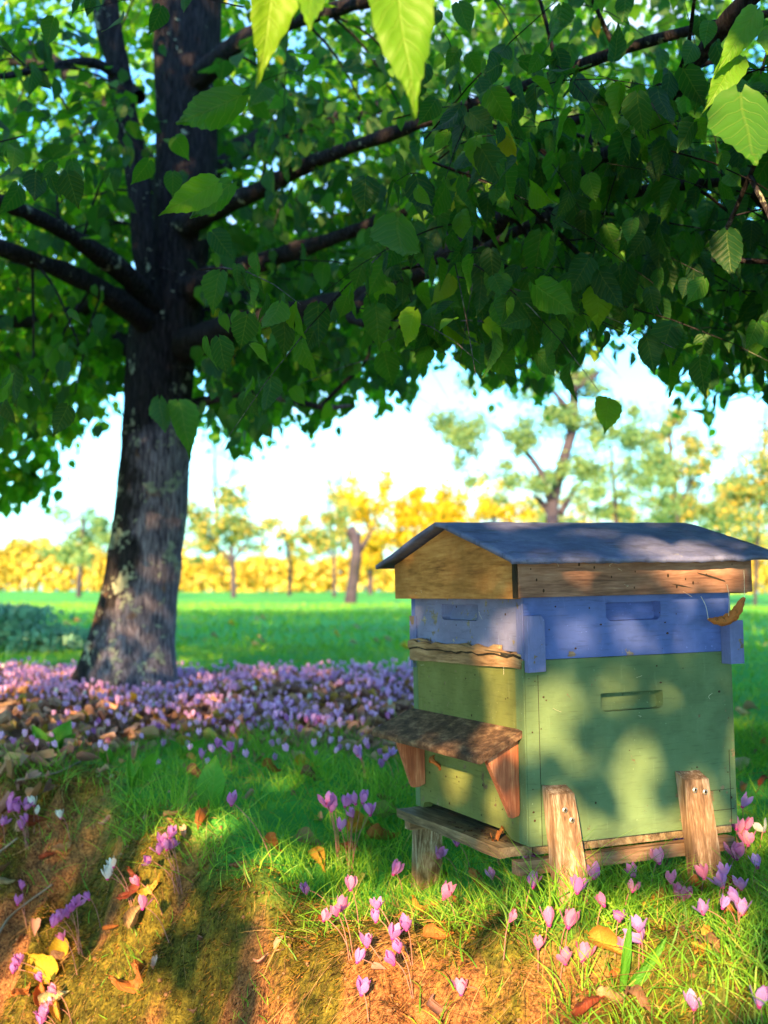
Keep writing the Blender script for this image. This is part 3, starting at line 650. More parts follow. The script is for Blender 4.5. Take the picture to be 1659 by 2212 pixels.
# crown: twigs carrying alternate leaves
SILX = [-200, 0, 60, 110, 200, 250, 300, 420, 450, 520, 600, 680, 735, 790, 830, 880, 905, 960, 1000, 1060, 1110, 1180, 1230, 1270, 1330, 1400, 1430, 1470, 1520, 1590, 1659, 1900]
SILY = [1000, 990, 1000, 955, 960, 900, 880, 880, 930, 968, 965, 930, 870, 850, 880, 890, 800, 770, 765, 830, 860, 880, 860, 800, 775, 775, 800, 870, 895, 860, 868, 860]
CX, CY, CR = -.9, 4.6, 8.6
def crown_twigs(n):
    a = rng.uniform(0, 2 * np.pi, n); r = CR * np.sqrt(rng.random(n)) * 1.0
    x = CX + r * np.cos(a) * .82; y = CY + r * np.sin(a)
    rr = r / CR; top = 1.2 + 4.0 * np.sqrt(np.maximum(0, 1 - rr ** 2))
    z = .98 + (top - .98) * rng.random(n) ** 1.25
    P = np.stack([x, y, z], -1)
    # clumping: leaves gather along boughs and leave hollows
    den = fbm(x * 1.1 + 3, y * 1.1, z * 1.8, 3)
    P = P[den > -.10 + rng.random(n) * .08 - .04]
    return P
TW = crown_twigs(13500)
extra = np.stack([rng.uniform(-2.6, 2.4, 1500), rng.uniform(-3.6, .3, 1500), np.zeros(1500)], -1); extra[:, 2] = 1.15 + (.3 - extra[:, 1]) * .12 + 1.9 * rng.random(1500)  # unseen leaves over and behind the camera, added to shade the hive
e2 = np.stack([rng.uniform(.1, 2.4, 900), rng.uniform(1.9, 4.6, 900), np.zeros(900)], -1); e2[:, 2] = .95 + .14 * e2[:, 1] * rng.random(900) * 2
e3 = np.stack([rng.uniform(-3.4, .4, 900), rng.uniform(4.4, 7.2, 900), 1.05 + 1.5 * rng.random(900)], -1)
e4 = np.stack([rng.uniform(-3.6, 2.6, 1900), rng.uniform(5.6, 10, 1900), 1.5 + 3.2 * rng.random(1900)], -1); e3 = np.vstack([e3, e4])
# unseen leaves added above the frame to shade the trunk and limbs
lt = np.vstack([LP, np.stack([rng.uniform(-1.3, -.8, 260), np.full(260, 5.4), rng.uniform(.7, 3.2, 260)], -1)]); lt = lt[rng.integers(0, len(lt), 1050)]
dm_ = (lt[:, 1] - rng.uniform(-1.5, 2.4, len(lt))) / -TS[1]; e6 = lt + TS * dm_[:, None] + rng.normal(size=lt.shape) * .22; e6 = e6[(dm_ > .8) & (e6[:, 2] > .75 + .50 * np.maximum(e6[:, 1], 0)) & (e6[:, 2] < 5.2)]
TW = np.vstack([TW, extra, e2, e3, e6]); n = len(TW)
outw = norm(np.stack([TW[:, 0] - CX, TW[:, 1] - 5.0, np.zeros(n)], -1))
td = norm(outw * .8 + rng.normal(size=(n, 3)) * [.55, .55, .30] + [0, 0, -.12])
tl = rng.uniform(.30, .62, n)
K = 12; t = (np.arange(K) + .6) / K
pos = TW[:, None] + td[:, None] * (tl[:, None] * t)[..., None]; pos[..., 2] -= (.12 * t ** 2)[None]
side = norm(np.cross(td, [0, 0, 1.0]))[:, None] * np.where(np.arange(K) % 2, 1, -1)[None, :, None]
hang = (rng.random(n) < np.clip(1.35 - (TW[:, 2] - .9) * .55, .35, .97))[:, None, None]
N_ = n * K
sd = side + rng.normal(size=(n, K, 3)) * .35
yd = np.where(hang, sd * .32 + [0, 0, -1.0], sd * .9 + td[:, None] * .6 + [0, 0, -.35]) + rng.normal(size=(n, K, 3)) * .22
zd = np.where(hang, rng.normal(size=(n, K, 3)) * [1, 1, .2] + [0, -.5, .1], rng.normal(size=(n, K, 3)) * .35 + [0, 0, 1.0])
pos = pos + norm(sd) * .035 + rng.normal(size=(n, K, 3)) * .02
pos = pos.reshape(-1, 3); yd = norm(yd.reshape(-1, 3)); zd = zd.reshape(-1, 3); tw_id = np.repeat(np.arange(n), K)
size = rng.choice([.8, 1, 1, 1.12], n).repeat(K) * rng.uniform(.040, .088, N_)
keep = rng.random(N_) < .93
tip = pos + yd * size[:, None] * 1.05
px, py, dd = proj(tip); px0, py0, _ = proj(pos)
jit = 60 * vnoise(px * .022, 5) + 46 * vnoise(px * .07, 9) + rng.normal(size=N_) * 11 - 8
tj = np.repeat(rng.normal(size=n) * 16, K); jit = jit + tj
infr = (px > -140) & (px < 1800) & (dd > .06)
low = py > np.interp(px, SILX, SILY) + jit
keep &= ~(infr & low)
tooclose = (dd > -.1) & (dd < 2.35 + .25 * vnoise(px * .01, py * .01)) & (px > -500) & (px < 2150) & (py0 > -500) & (py0 < 1700)
tooclose &= ~((dd > 2.1) & (px > 1480))
keep &= ~tooclose
keep &= ~(np.linalg.norm(pos - EYE, axis=1) < 1.0)
# keep clear of the open space under the boughs seen beyond the camera, and of the sun openings
view_clear = infr & (py > 1000)
keep &= ~view_clear
keep &= ~(in_gap(pos + yd * size[:, None] * .5, 1.12) & (pos[:, 1] < 2.6) & (rng.random(N_) < .985))
# thin out the edge of the boughs and the top of the crown, which lies far above the frame
edge = np.interp(px, SILX, SILY) + jit - py
keep &= ~(infr & (edge < 70) & (rng.random(N_) < .45))
keep &= ~((pos[:, 2] > .85 + .52 * np.maximum(pos[:, 1], 0)) & (pos[:, 1] > .6) & (pos[:, 0] > -.2) & (rng.random(N_) < .12))
# low edge of the crown behind the camera
keep &= ~((dd < .06) & (pos[:, 2] < 1.02))
# the trunk and the big limbs stay partly visible
d_tr = np.abs(px0 - np.interp(py0, [0, 700, 1500], [385, 345, 275]))
keep &= ~((d_tr < 95) & (dd < 5.6) & (py0 < 900) & (rng.random(N_) < .86) & infr)
keep &= ~((d_tr < 95) & (dd < 5.6) & (py0 >= 650) & (py0 < 1500) & infr & (rng.random(N_) < .75))
lim = (np.abs(px0 - 200) < 230) & (py0 > 380) & (py0 < 720) & (dd < 5.1) & infr
keep &= ~(lim & (rng.random(N_) < .8))
pos, yd, zd, size, tw_id, px0, py0, dd = pos[keep], yd[keep], zd[keep], size[keep], tw_id[keep], px0[keep], py0[keep], dd[keep]
rnd = np.clip(rng.beta(2.0, 3.2, len(pos)) + np.clip((pos[:, 1] - 5.2) * .18, 0, .34) + np.clip((-.9 - pos[:, 0]) * .22, 0, .26) + .18 * vnoise(pos[:, 0] * 1.5, pos[:, 1] * 1.5, pos[:, 2] * 1.5), 0, .90)  # leaves to the left and far back lightened: backlight painted in
ye = rng.random(len(pos)) < .011; rnd[ye] = rng.uniform(.955, 1, ye.sum())
X_, Y_, Z_ = frame(yd, zd)
inview = (px0 > -60) & (px0 < 1720) & (py0 > -60) & (py0 < 1050) & (dd > .5)
score = np.where(inview, size / dd, 0); order = np.argsort(-score); big = order[:286]
rest = np.ones(len(pos), bool); rest[big] = False
tm_lo = leaf_template(cols=1, vl=LV[[0, 1, 3, 4, 5, 7]], wl=LW[[0, 1, 3, 4, 5, 7]])
tm_mid = leaf_template(cols=1)
nearm = rest & inview & (dd < 4.5); farm = rest & ~nearm
ni = np.where(nearm)[0]; var = rng.integers(0, 4, len(ni))
for q, (fo, dr, ww) in enumerate(((.10, .15, .9), (.34, .30, .8), (.55, -.12, .72), (.2, .5, 1.0))):
    tq = leaf_template(cols=1, fold=fo, droop=dr, wl=LW * ww); i_ = ni[var == q]
    lpart('foliage', scatter(tq, pos[i_], X_[i_], Y_[i_], Z_[i_], size[i_], rnd[i_], 'foliage_near'), M['leaf'], 'stuff')
lpart('foliage', scatter(tm_lo, pos[farm], X_[farm], Y_[farm], Z_[farm], size[farm], rnd[farm], 'foliage_far'), M['leaf'], 'stuff')
HIV = []
for k in range(4):
    for c, q in enumerate((.12, .3, .45, .62, .8, .885, .975)):
        Vt, Ft, UVt = leaf_template(cols=2, serr=.035, rows=19, seed=k, fold=.10 + .08 * k, droop=.14 + .08 * k, wl=LW * (.86, .76, .92, .80)[k])
        if k % 2: Vt = Vt * [1, 1, -1]
        m_ = npmesh('leaf', Vt, Ft, {'rnd': np.full(len(Ft), q)}, UVt, smooth=True); m_.materials.append(M['leaf']); HIV.append(m_)
M['leaf_single'] = M['leaf']
def place_leaf(P, xd, yd_, zd_, s, q, kk):
    c = int(np.argmin([abs(v - q) for v in (.12, .3, .45, .62, .8, .885, .975)]))
    m4 = Matrix(((xd[0] * s, yd_[0] * s, zd_[0] * s, P[0]), (xd[1] * s, yd_[1] * s, zd_[1] * s, P[1]), (xd[2] * s, yd_[2] * s, zd_[2] * s, P[2]), (0, 0, 0, 1)))
    o = bpy.data.objects.new('leaf', HIV[kk * 7 + c]); COL.objects.link(o); o.parent = linden; o.matrix_local = LI @ m4; return o
for i in big: place_leaf(pos[i], X_[i], Y_[i], Z_[i], size[i], rnd[i], int(i) % 4)
# the large leaves hanging right in front of the camera (base px, tip px, distance, size factor, tint)
for bx_, by_, tx, ty, d, q, kk, w_ in ((838, -120, 905, 205, 1.35, .8, 0, .52), (600, -130, 585, 118, 1.4, .92, 2, .5), (680, -120, 650, 92, 1.42, .8, 1, .5), (522, 205, 360, 283, 1.75, .62, 3, .6), (1635, 20, 1565, 135, 2.1, .8, 0, .4), (1592, 120, 1548, 205, 2.1, .8, 2, .5), (1665, 60, 1642, 140, 2.1, .8, 1, .4),
        (1600, 200, 1620, 380, 1.9, .62, 1, 1), (470, 395, 360, 455, 2.6, .8, 0, .6), (500, 395, 400, 480, 2.7, .62, 1, .55), (860, 470, 855, 590, 2.5, .62, 3, 1), (1313, 860, 1312, 922, 2.9, .91, 0, .75), (385, 868, 415, 958, 3.6, .62, 2, .6), (345, 862, 350, 950, 3.5, .45, 1, .55)):
    a, b = at(bx_, by_, d), at(tx, ty, d * .97); v = b - a; s = np.linalg.norm(v) / 1.0
    xd, yd_, zd_ = frame(v[None], (norm(EYE - a) + [.25, 0, .2])[None]); place_leaf(a, xd[0] * w_, yd_[0], zd_[0], s, q, kk)
# twigs
ids = np.unique(tw_id); Pt = TW[ids]; px, py, dd2 = proj(Pt); vis = (px > -300) & (px < 1950) & (py > -300) & (py < 1000) & (dd2 > 1.2)
cnt = np.bincount(tw_id, minlength=n)[ids]; ids = ids[vis & (cnt >= 7)]; Pt = TW[ids]; g = []
near_i = np.array([np.argmin(((LP - p) ** 2).sum(1)) for p in Pt[::6]])
for p, j in zip(Pt[::6], near_i):
    q = LP[j]; L_ = np.linalg.norm(p - q)
    if L_ < .6: g.append(tube_geo([q, (p + q) / 2 + [0, 0, .1 * L_], p], [.007, .005, .003], sides=4, seg=3))
lpart('side_twigs', npmesh('side_twigs', *join_geo(g), smooth=True), M['bark'], 'stuff')
n2 = len(ids); K2 = 4; tt = np.linspace(0, 1, K2 + 1)
c = TW[ids][:, None] + td[ids][:, None] * (tl[ids][:, None] * tt)[..., None]; c[..., 2] -= (.12 * tt ** 2)[None]
A_ = norm(np.cross(td[ids], [0, 0, 1.0])); Bv = np.cross(td[ids], A_); th = np.arange(3) * 2.094
ring = (A_[:, None] * np.cos(th)[None, :, None] + Bv[:, None] * np.sin(th)[None, :, None])
V = c[:, :, None] + ring[:, None] * (.0024 * (1 - .7 * tt))[None, :, None, None]
b = (np.arange(n2) * (K2 + 1) * 3)[:, None, None] + (np.arange(K2) * 3)[None, :, None]; j = np.arange(3)[None, None]; j2 = (j + 1) % 3
F = np.stack([b + j, b + j2, b + 3 + j2, b + 3 + j], -1).reshape(-1, 4)
lpart('twigs', npmesh('twigs', V.reshape(-1, 3), F), M['bark'], 'stuff')

# ------------------------------------------------------------------ background
quad = (np.array([(-.5, 0, 0), (-.3, .5, .06), (0, 1, -.1), (.3, .5, .06), (.5, 0, 0), (0, -.25, .05)]), np.array([(0, 1, 4, 5), (1, 2, 3, 4)]), np.zeros((6, 2)))
def leaf_cloud(P, size, name, rnd_=None):
    n = len(P); yd = norm(rng.normal(size=(n, 3))); zd = rng.normal(size=(n, 3)); x, y, z = frame(yd, zd)
    return scatter(quad, P, x, y, z, size, rng.random(n) if rnd_ is None else rnd_, name)
def blob_points(centers, radii, counts):
    out = []
    for c, r, k in zip(centers, radii, counts):
        out.append(c + rng.normal(size=(k, 3)) * .52 * r)
    return np.vstack(out)
def far_tree(name, base_px, base_py, Y, trunk_r, forks, blobs, fol, label, cat, leaf=.11, dens=1.0):
    """forks: lists of (px, py); blobs: (px, py, rx px, ry px)"""
    b = at(base_px, base_py, Y); b[2] = float(height(b[0], b[1])) - .05; px_m = Y / FPX
    root = empty(name, b, label=label, cat=cat); I = Matrix.Translation((-b).tolist())
    for k, fk in enumerate(forks):
        pts = [at(x, y, Y + .6 * float(vnoise(x * .1, y * .1)) * (i > 0)) for i, (x, y) in enumerate(fk)]
        if k == 0: pts[0] = b
        r0 = trunk_r if k == 0 else trunk_r * .6
        rs = np.linspace(r0, r0 * (.6 if k == 0 else .3), len(pts)) * px_m
        V, F = tube_geo(pts, rs, sides=9, seg=4, noise=.3, nscale=3)
        link('trunk' if k == 0 else 'limb', npmesh('t', V, F, smooth=True), M['farbark'], root, I)
    if blobs:
        cs, rs, cnt = [], [], []
        for (x, y, rx, ry) in blobs:
            for q in range(9):
                cx = x + rng.normal() * rx * .45; cyy = y + rng.normal() * ry * .45; c0 = at(x + (cx - x) * 1.5, y + (cyy - y) * 1.5, Y + rng.normal() * rx * px_m * .6)
                cs.append(c0); r0 = np.array([rx * .5, rx * .5, ry * .5]) * px_m * rng.uniform(.5, 1.3); rs.append(r0); cnt.append(max(20, int(dens * 17 * rx * ry * px_m ** 2 / leaf ** 2 * .35)))
        P = blob_points(cs, rs, cnt)
        link('crown', leaf_cloud(P, leaf * rng.uniform(.45, 1.0, len(P)), 'crown'), fol, root, I)
    return root
far_tree('orchard_tree', 170, 1290, 38, 6, [[(170, 1290), (172, 1240), (176, 1190), (180, 1120)], [(172, 1220), (140, 1190), (120, 1170)]], [(170, 1165, 55, 40), (200, 1130, 30, 30), (140, 1190, 35, 22)], M['fol_green'], 'small green orchard tree left of the linden trunk, before the yellow hedge', 'tree')
far_tree('orchard_tree', 505, 1285, 36, 6, [[(505, 1285), (503, 1230), (500, 1190), (510, 1130)], [(502, 1215), (470, 1180), (450, 1150)], [(502, 1210), (535, 1170), (545, 1140)]], [(450, 1135, 45, 45), (500, 1110, 45, 40), (540, 1150, 40, 30), (470, 1180, 50, 22), (500, 1080, 30, 25)], M['fol_mixed'], 'orchard tree with mixed green and yellow leaves just right of the linden trunk', 'tree')
far_tree('orchard_tree', 625, 1290, 40, 4, [[(625, 1290), (627, 1240), (624, 1200), (610, 1150)]], [(612, 1165, 18, 22), (630, 1190, 18, 14)], M['fol_yellow'], 'thin sapling with a small yellow crown between two green orchard trees', 'tree')
far_tree('orchard_tree', 722, 1288, 37, 4, [[(722, 1288), (722, 1240), (722, 1190), (715, 1120)], [(722, 1200), (690, 1170), (660, 1150)]], [(700, 1150, 45, 38), (720, 1110, 32, 35), (670, 1175, 35, 20), (740, 1160, 25, 30)], M['fol_mixed'], 'green orchard tree with a thin dark trunk next to the bare pollard', 'tree')
far_tree('pollard_tree', 755, 1296, 26, 14, [[(755, 1296), (765, 1240), (770, 1200), (768, 1165), (758, 1140)], [(770, 1200), (790, 1170), (808, 1138)], [(768, 1175), (748, 1150)], [(770, 1180), (778, 1150)]], [], None, 'bare forked pollard trunk with no crown, leaning left of the hive', 'tree')
far_tree('autumn_tree', 800, 1285, 48, 5, [[(800, 1285), (800, 1200), (795, 1120)]], [(790, 1120, 40, 60), (760, 1090, 25, 35), (810, 1180, 40, 30)], M['fol_yellow'], 'yellow autumn tree behind the bare pollard', 'tree', leaf=.16)
far_tree('autumn_tree', 900, 1285, 46, 7, [[(900, 1285), (900, 1200), (895, 1100)]], [(880, 1090, 50, 45), (930, 1100, 50, 45), (850, 1140, 50, 40), (970, 1120, 45, 40), (900, 1180, 60, 40)], M['fol_yellow'], 'broad yellow autumn tree seen above the left eave of the hive roof', 'tree', leaf=.16)
far_tree('autumn_tree', 1070, 1285, 45, 7, [[(1070, 1285), (1070, 1200), (1065, 1100)]], [(1050, 1090, 50, 35), (1100, 1110, 45, 30), (1010, 1120, 40, 30)], M['fol_yellow'], 'yellow autumn tree directly above the left part of the hive roof', 'tree', leaf=.16)
far_tree('gnarled_tree', 1195, 1290, 20, 15, [[(1195, 1290), (1193, 1120), (1200, 1060), (1222, 980), (1240, 910), (1240, 840), (1242, 760)], [(1190, 1090), (1168, 1020), (1120, 960), (1060, 915)], [(1190, 1110), (1165, 1080), (1150, 1070)], [(1210, 1110), (1240, 1060), (1258, 1040)], [(1236, 900), (1200, 850), (1180, 830)], [(1240, 840), (1280, 815), (1300, 800)]], [(1040, 925, 60, 50), (1100, 960, 45, 40), (1190, 900, 60, 50), (1290, 900, 50, 50), (1120, 1040, 50, 40), (1250, 1010, 50, 50), (1000, 990, 30, 30), (1240, 830, 60, 30)], M['fol_green'], 'tall gnarled tree with forked grey trunk rising behind the hive roof', 'tree', leaf=.055, dens=.95)
far_tree('thin_tree', 1335, 1290, 28, 6, [[(1335, 1290), (1330, 1110), (1325, 1040), (1320, 960)], [(1325, 1040), (1360, 980), (1370, 900)]], [(1340, 1000, 50, 60), (1390, 960, 50, 50), (1300, 1080, 50, 40), (1400, 1070, 60, 40)], M['fol_green'], 'airy green tree with two thin dark stems right of the gnarled tree', 'tree', leaf=.075, dens=.7)
far_tree('thin_tree', 1460, 1290, 30, 7, [[(1460, 1290), (1462, 1100), (1450, 1000), (1445, 900)], [(1462, 1100), (1500, 1030), (1530, 1000)]], [(1440, 1060, 60, 50), (1490, 1000, 60, 70), (1540, 1090, 60, 40), (1420, 960, 40, 40)], M['fol_mixed'], 'airy green and yellow tree above the right half of the hive roof', 'tree', leaf=.08, dens=.9)
far_tree('thin_tree', 1630, 1290, 26, 4, [[(1630, 1290), (1640, 1100), (1650, 980), (1655, 880)]], [(1620, 1000, 60, 60), (1600, 1100, 70, 50), (1660, 1050, 50, 60), (1640, 1180, 50, 30)], M['fol_mixed'], 'airy tree at the right edge of the picture above the roof corner', 'tree', leaf=.075, dens=.8)
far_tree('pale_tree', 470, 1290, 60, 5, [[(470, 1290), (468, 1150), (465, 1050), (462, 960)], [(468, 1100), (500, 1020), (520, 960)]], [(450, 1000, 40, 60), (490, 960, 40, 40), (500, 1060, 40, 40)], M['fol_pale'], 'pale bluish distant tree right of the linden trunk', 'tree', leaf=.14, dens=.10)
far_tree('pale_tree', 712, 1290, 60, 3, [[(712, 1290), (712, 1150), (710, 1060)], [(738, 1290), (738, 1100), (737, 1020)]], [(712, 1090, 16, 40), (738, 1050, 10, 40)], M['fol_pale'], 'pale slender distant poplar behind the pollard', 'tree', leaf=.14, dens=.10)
far_tree('orchard_tree', 1265, 1288, 42, 6, [[(1265, 1288), (1265, 1180), (1262, 1110)]], [(1240, 1110, 60, 35), (1310, 1120, 60, 30), (1180, 1130, 50, 25)], M['fol_mixed'], 'low leafy tree peeping over the middle of the hive roof', 'tree', leaf=.13, dens=.8)
far_tree('orchard_tree', 1555, 1288, 40, 6, [[(1555, 1288), (1555, 1180), (1550, 1090)]], [(1520, 1110, 60, 40), (1600, 1130, 60, 40), (1450, 1120, 50, 30), (1570, 1060, 45, 35)], M['fol_green'], 'green tree peeping over the right end of the hive roof', 'tree', leaf=.13, dens=.8)
# hedge behind the field
hd = empty('hedge', (0, 60, float(height(0, 60))), label='long sunlit yellow hedge along the far edge of the lawn', cat='hedge')
nh = 30000; hx = rng.uniform(-30, 30, nh); hy = 60 + rng.uniform(-.9, .9, nh)
toph = 2.05 + 1.5 * fbm(hx * .35, 1.0, 2, 3) + .7 * vnoise(hx * 1.7, 4); gapm = np.interp(W0 / 2 + hx / 60 * FPX, [0, 820, 835, 905, 920, 1700], [1, 1, .55, .55, 1, 1])
hz_ = height(hx, hy) + toph * gapm * rng.random(nh) ** .8
link('foliage', leaf_cloud(np.stack([hx, hy, hz_], -1), rng.uniform(.16, .34, nh), 'hedge'), M['fol_hedge'], hd, Matrix.Translation((0, -60, -float(height(0, 60)))))
# neighbouring linden on the left, only its low boughs reach into view
t2 = empty('linden_tree', at(-420, 1400, 8.2) * [1, 1, 0], label='second linden on the left whose low leafy bough hangs beside the picture edge', cat='tree')
b2 = np.array(t2.location); I2 = Matrix.Translation((-b2).tolist())
V, F = tube_geo([b2 + [0, 0, -.1], b2 + [.02, 0, .8], b2 + [0, 0, 1.8], b2 + [.1, 0, 3.4]], [.22, .17, .15, .09], sides=24, seg=6, noise=.12, nscale=9)
link('trunk', npmesh('trunk', V, F, smooth=True), M['bark'], t2, I2)
V, F = tube_geo([b2 + [0, 0, 1.9], at(-160, 960, 8.1), at(-40, 990, 8.0), at(30, 1010, 7.9), at(80, 1030, 7.9)], [.07, .045, .03, .018, .008], sides=8, seg=5, noise=.3)
link('branch', npmesh('branch', V, F, smooth=True), M['bark'], t2, I2)
P = blob_points([at(-20, 990, 7.9), at(40, 1010, 7.9), at(70, 1045, 7.9), at(10, 1070, 7.9), at(-90, 960, 8), at(-150, 1000, 8), at(95, 1000, 7.9)], [np.array([.35, .5, .22]), np.array([.25, .4, .16]), np.array([.12, .25, .12]), np.array([.18, .3, .08]), np.array([.4, .5, .3]), np.array([.5, .6, .4]), np.array([.1, .2, .1])], [90, 80, 30, 25, 60, 80, 20])
P2 = b2 + [-1.2, 0, 3.1] + norm(rng.normal(size=(1300, 3))) * (rng.random(1300) ** .4)[:, None] * [1.7, 1.7, 1.1]
P = np.vstack([P, P2]); n = len(P); x, y, z = frame(norm(rng.normal(size=(n, 3)) * .45 + [0, 0, -1]), rng.normal(size=(n, 3)))
link('foliage', scatter(tm_lo, P, x, y, z, rng.uniform(.06, .10, n), np.clip(rng.uniform(.55, .93, n), 0, .93), 'foliage'), M['leaf'], t2, I2)
# low dark shrub at the left edge of the lawn
def shrub(cx, cyy, Y, rx, ry, n, label, lf=.05):
    b = at(cx, cyy, Y); b[2] = float(height(b[0], b[1])); root = empty('shrub', b, label=label, cat='shrub'); I = Matrix.Translation((-b).tolist())
    nn = 90; P = np.tile(b, (nn, 1)) + rng.normal(size=(nn, 3)) * [rx * .35, .15, 0]; D = norm(rng.normal(size=(nn, 3)) * [1.3, .8, .2] + [0, 0, 1.2])
    tag(link('stems', ribbons(P, D, np.full(nn, ry), np.full(nn, .006), rng.normal(size=(nn, 3)) * .05, 3), M['twig'], root, I), kind='stuff')
    Q = b + rng.normal(size=(n, 3)) * [rx * .5, .25, 0] + [0, 0, 1] * (np.abs(rng.random((n, 1))) ** .8) * ry
    link('foliage', leaf_cloud(Q, rng.uniform(.6, 1.4, n) * lf, 'foliage'), M['fol_blue'], root, I)
shrub(10, 1400, 9.0, .27, .27, 1900, 'low dusky blue-green shrub at the left edge of the lawn')
shrub(115, 1395, 8.6, .22, .13, 800, 'smaller dusky shrub just right of the low shrub, left of the trunk', .04)

# ------------------------------------------------------------------ grass, moss, litter (stuff)
def surf(x, y, dz=0.0): return np.stack([x, y, height(x, y) + dz], -1)
def in_hive(x, y):
    Mi = np.array(HM.inverted()); p = np.stack([x, y, np.zeros_like(x) + .09], -1) @ Mi[:3, :3].T + Mi[:3, 3]
    return (p[:, 0] > -.01) & (p[:, 0] < HB) & (p[:, 1] > 0) & (p[:, 1] < HA)
def grass_patch(n, x0, x1, y0, y1, l0, l1, wd, dens, lean=.35, name='grass', K=4, mt='grass', rn=None):
    x = rng.uniform(x0, x1, n); y = rng.uniform(y0, y1, n); k = rng.random(n) < dens(x, y); x, y = x[k], y[k]; n = len(x)
    cl = .6 + .8 * np.clip(fbm(x * 5, y * 5, 11, 3) + .4, 0, 1)
    L = rng.uniform(l0, l1, n) * cl; D = norm(rng.normal(size=(n, 3)) * [lean, lean, 0] + [0, 0, 1]); bd = rng.normal(size=(n, 3)) * L[:, None] * [.38, .38, .05] - [0, 0, 1] * L[:, None] * .22
    o = link(name, ribbons(surf(x, y, -.004), D, L, wd * rng.uniform(.6, 1.3, n), bd, K, None if rn is None else rn(n)), M[mt]); return tag(o, label='grass', kind='stuff')
def lawn_d(x, y): return np.clip((1 - litter_m(x, y)) * (1 - bank_m(x, y)) + .02, 0, 1) * np.clip(.75 + 1.1 * fbm(x * 3, y * 3, 1, 3), .05, 1) * np.where(in_hive(x, y), .3, 1)
o = grass_patch(42000, -1.1, 1.9, 2.2, 4.3, .045, .115, .0012, lawn_d); tag(o, 'fine green grass of the lawn around the hive and above the bank', 'grass')
def foot_d(x, y): return np.clip((x - .02) / .35, 0, 1) * np.clip(.85 + 1.4 * fbm(x * 6, y * 6, 15, 3), .08, 1) * np.where(in_hive(x, y), .15, 1) * np.clip(1.25 - (y - (2.0 + .42 * np.clip(x - .26, 0, .5))) * 3.2, .25, 1)
o = grass_patch(19000, .0, 1.15, 1.40, 2.75, .05, .135, .0013, foot_d, .4, K=5); tag(o, 'longer grass among the cyclamens in front of the hive', 'grass')
o = grass_patch(30000, -3.5, 5, 4.2, 9, .03, .07, .0022, lambda x, y: np.clip(1 - litter_m(x, y), .02, 1), K=2); tag(o, 'lawn grass beyond the flower carpet', 'grass')
o = grass_patch(26000, -9, 10, 8.5, 26, .05, .11, .008, lambda x, y: np.full(x.shape, 1.0), K=2); tag(o, 'lawn grass of the far field', 'grass')
def lip_d(x, y): return np.exp(-((bank_d(x, y) - .01) / .055) ** 2) * np.clip(.5 + 2 * fbm(x * 4, y * 4, 61, 2), .1, 1)
o = grass_patch(26000, -1.3, .15, 2.0, 3.9, .05, .12, .0012, lip_d, .6); tag(o, 'long grass overhanging the lip of the bank', 'grass')
# tufts on the bank
def tuft_d(x, y): return bank_m(x, y) * np.clip(4 * fbm(x * 3.4 + 2, y * 3.4, 21, 2) - .35, 0, 1)
o = grass_patch(26000, -1.4, .2, 1.6, 3.9, .03, .075, .0010, tuft_d, .5); tag(o, 'thin grass tufts growing on the mossy bank', 'grass')
def strands(n, x0, x1, y0, y1, l0, l1, name, mt, label, wd=.0006, down=True, dens=None, K=6, rn=None):
    x = rng.uniform(x0, x1, n); y = rng.uniform(y0, y1, n); k = rng.random(n) < (bank_m(x, y) if dens is None else dens(x, y)); x, y = x[k], y[k]; n = len(x)
    N = gnormal(x, y); dn = norm(np.stack([N[:, 0], N[:, 1], -(N[:, 0] ** 2 + N[:, 1] ** 2) / N[:, 2]], -1) + 1e-4)
    a = fbm(x * 2.5, y * 2.5, 31, 2)[:, None]; D = norm((dn if down else 0 * dn) + rng.normal(size=(n, 3)) * (.18 if down and l1 > .05 else .4) + N * (rng.uniform(.03, .22, (n, 1)) if l1 > .05 else rng.uniform(.3, 1.3, (n, 1))) + np.array([1, 0, 0]) * a * 1.2)
    L = rng.uniform(l0, l1, n); bend = -N * L[:, None] * .16 + rng.normal(size=(n, 3)) * L[:, None] * .24
    o = link(name, ribbons(surf(x, y, .003), D, L, wd * rng.uniform(.6, 1.4, n), bend, K, None if rn is None else rn(n)), M[mt]); return tag(o, label, name.replace('_', ' '), kind='stuff')
strands(22000, -1.5, 1.0, 1.5, 3.95, .03, .15, 'dry_grass', 'drygrass', 'dry grass strands hanging down the mossy bank', .00042)
strands(5200, .0, 1.2, 1.45, 2.5, .03, .10, 'dry_grass', 'drygrass', 'dry stalks matted in the grass before the hive', .00045, False, lambda x, y: np.full(x.shape, .9))
strands(2600, -1.2, 1.9, 2.3, 4.1, .03, .09, 'dry_grass', 'drygrass', 'dry stalks lying in the lawn', .0007, False, lambda x, y: np.full(x.shape, .9))
def moss_d(x, y): return bank_m(x, y) * np.clip(mossy(x, y) * 1.5, .10, 1)
strands(270000, -1.45, 1.0, 1.5, 3.9, .006, .018, 'moss', 'moss', 'olive moss covering the steep bank', .0008, True, moss_d, 2, lambda n: np.clip(rng.normal(.5, .30, n), 0, 1))
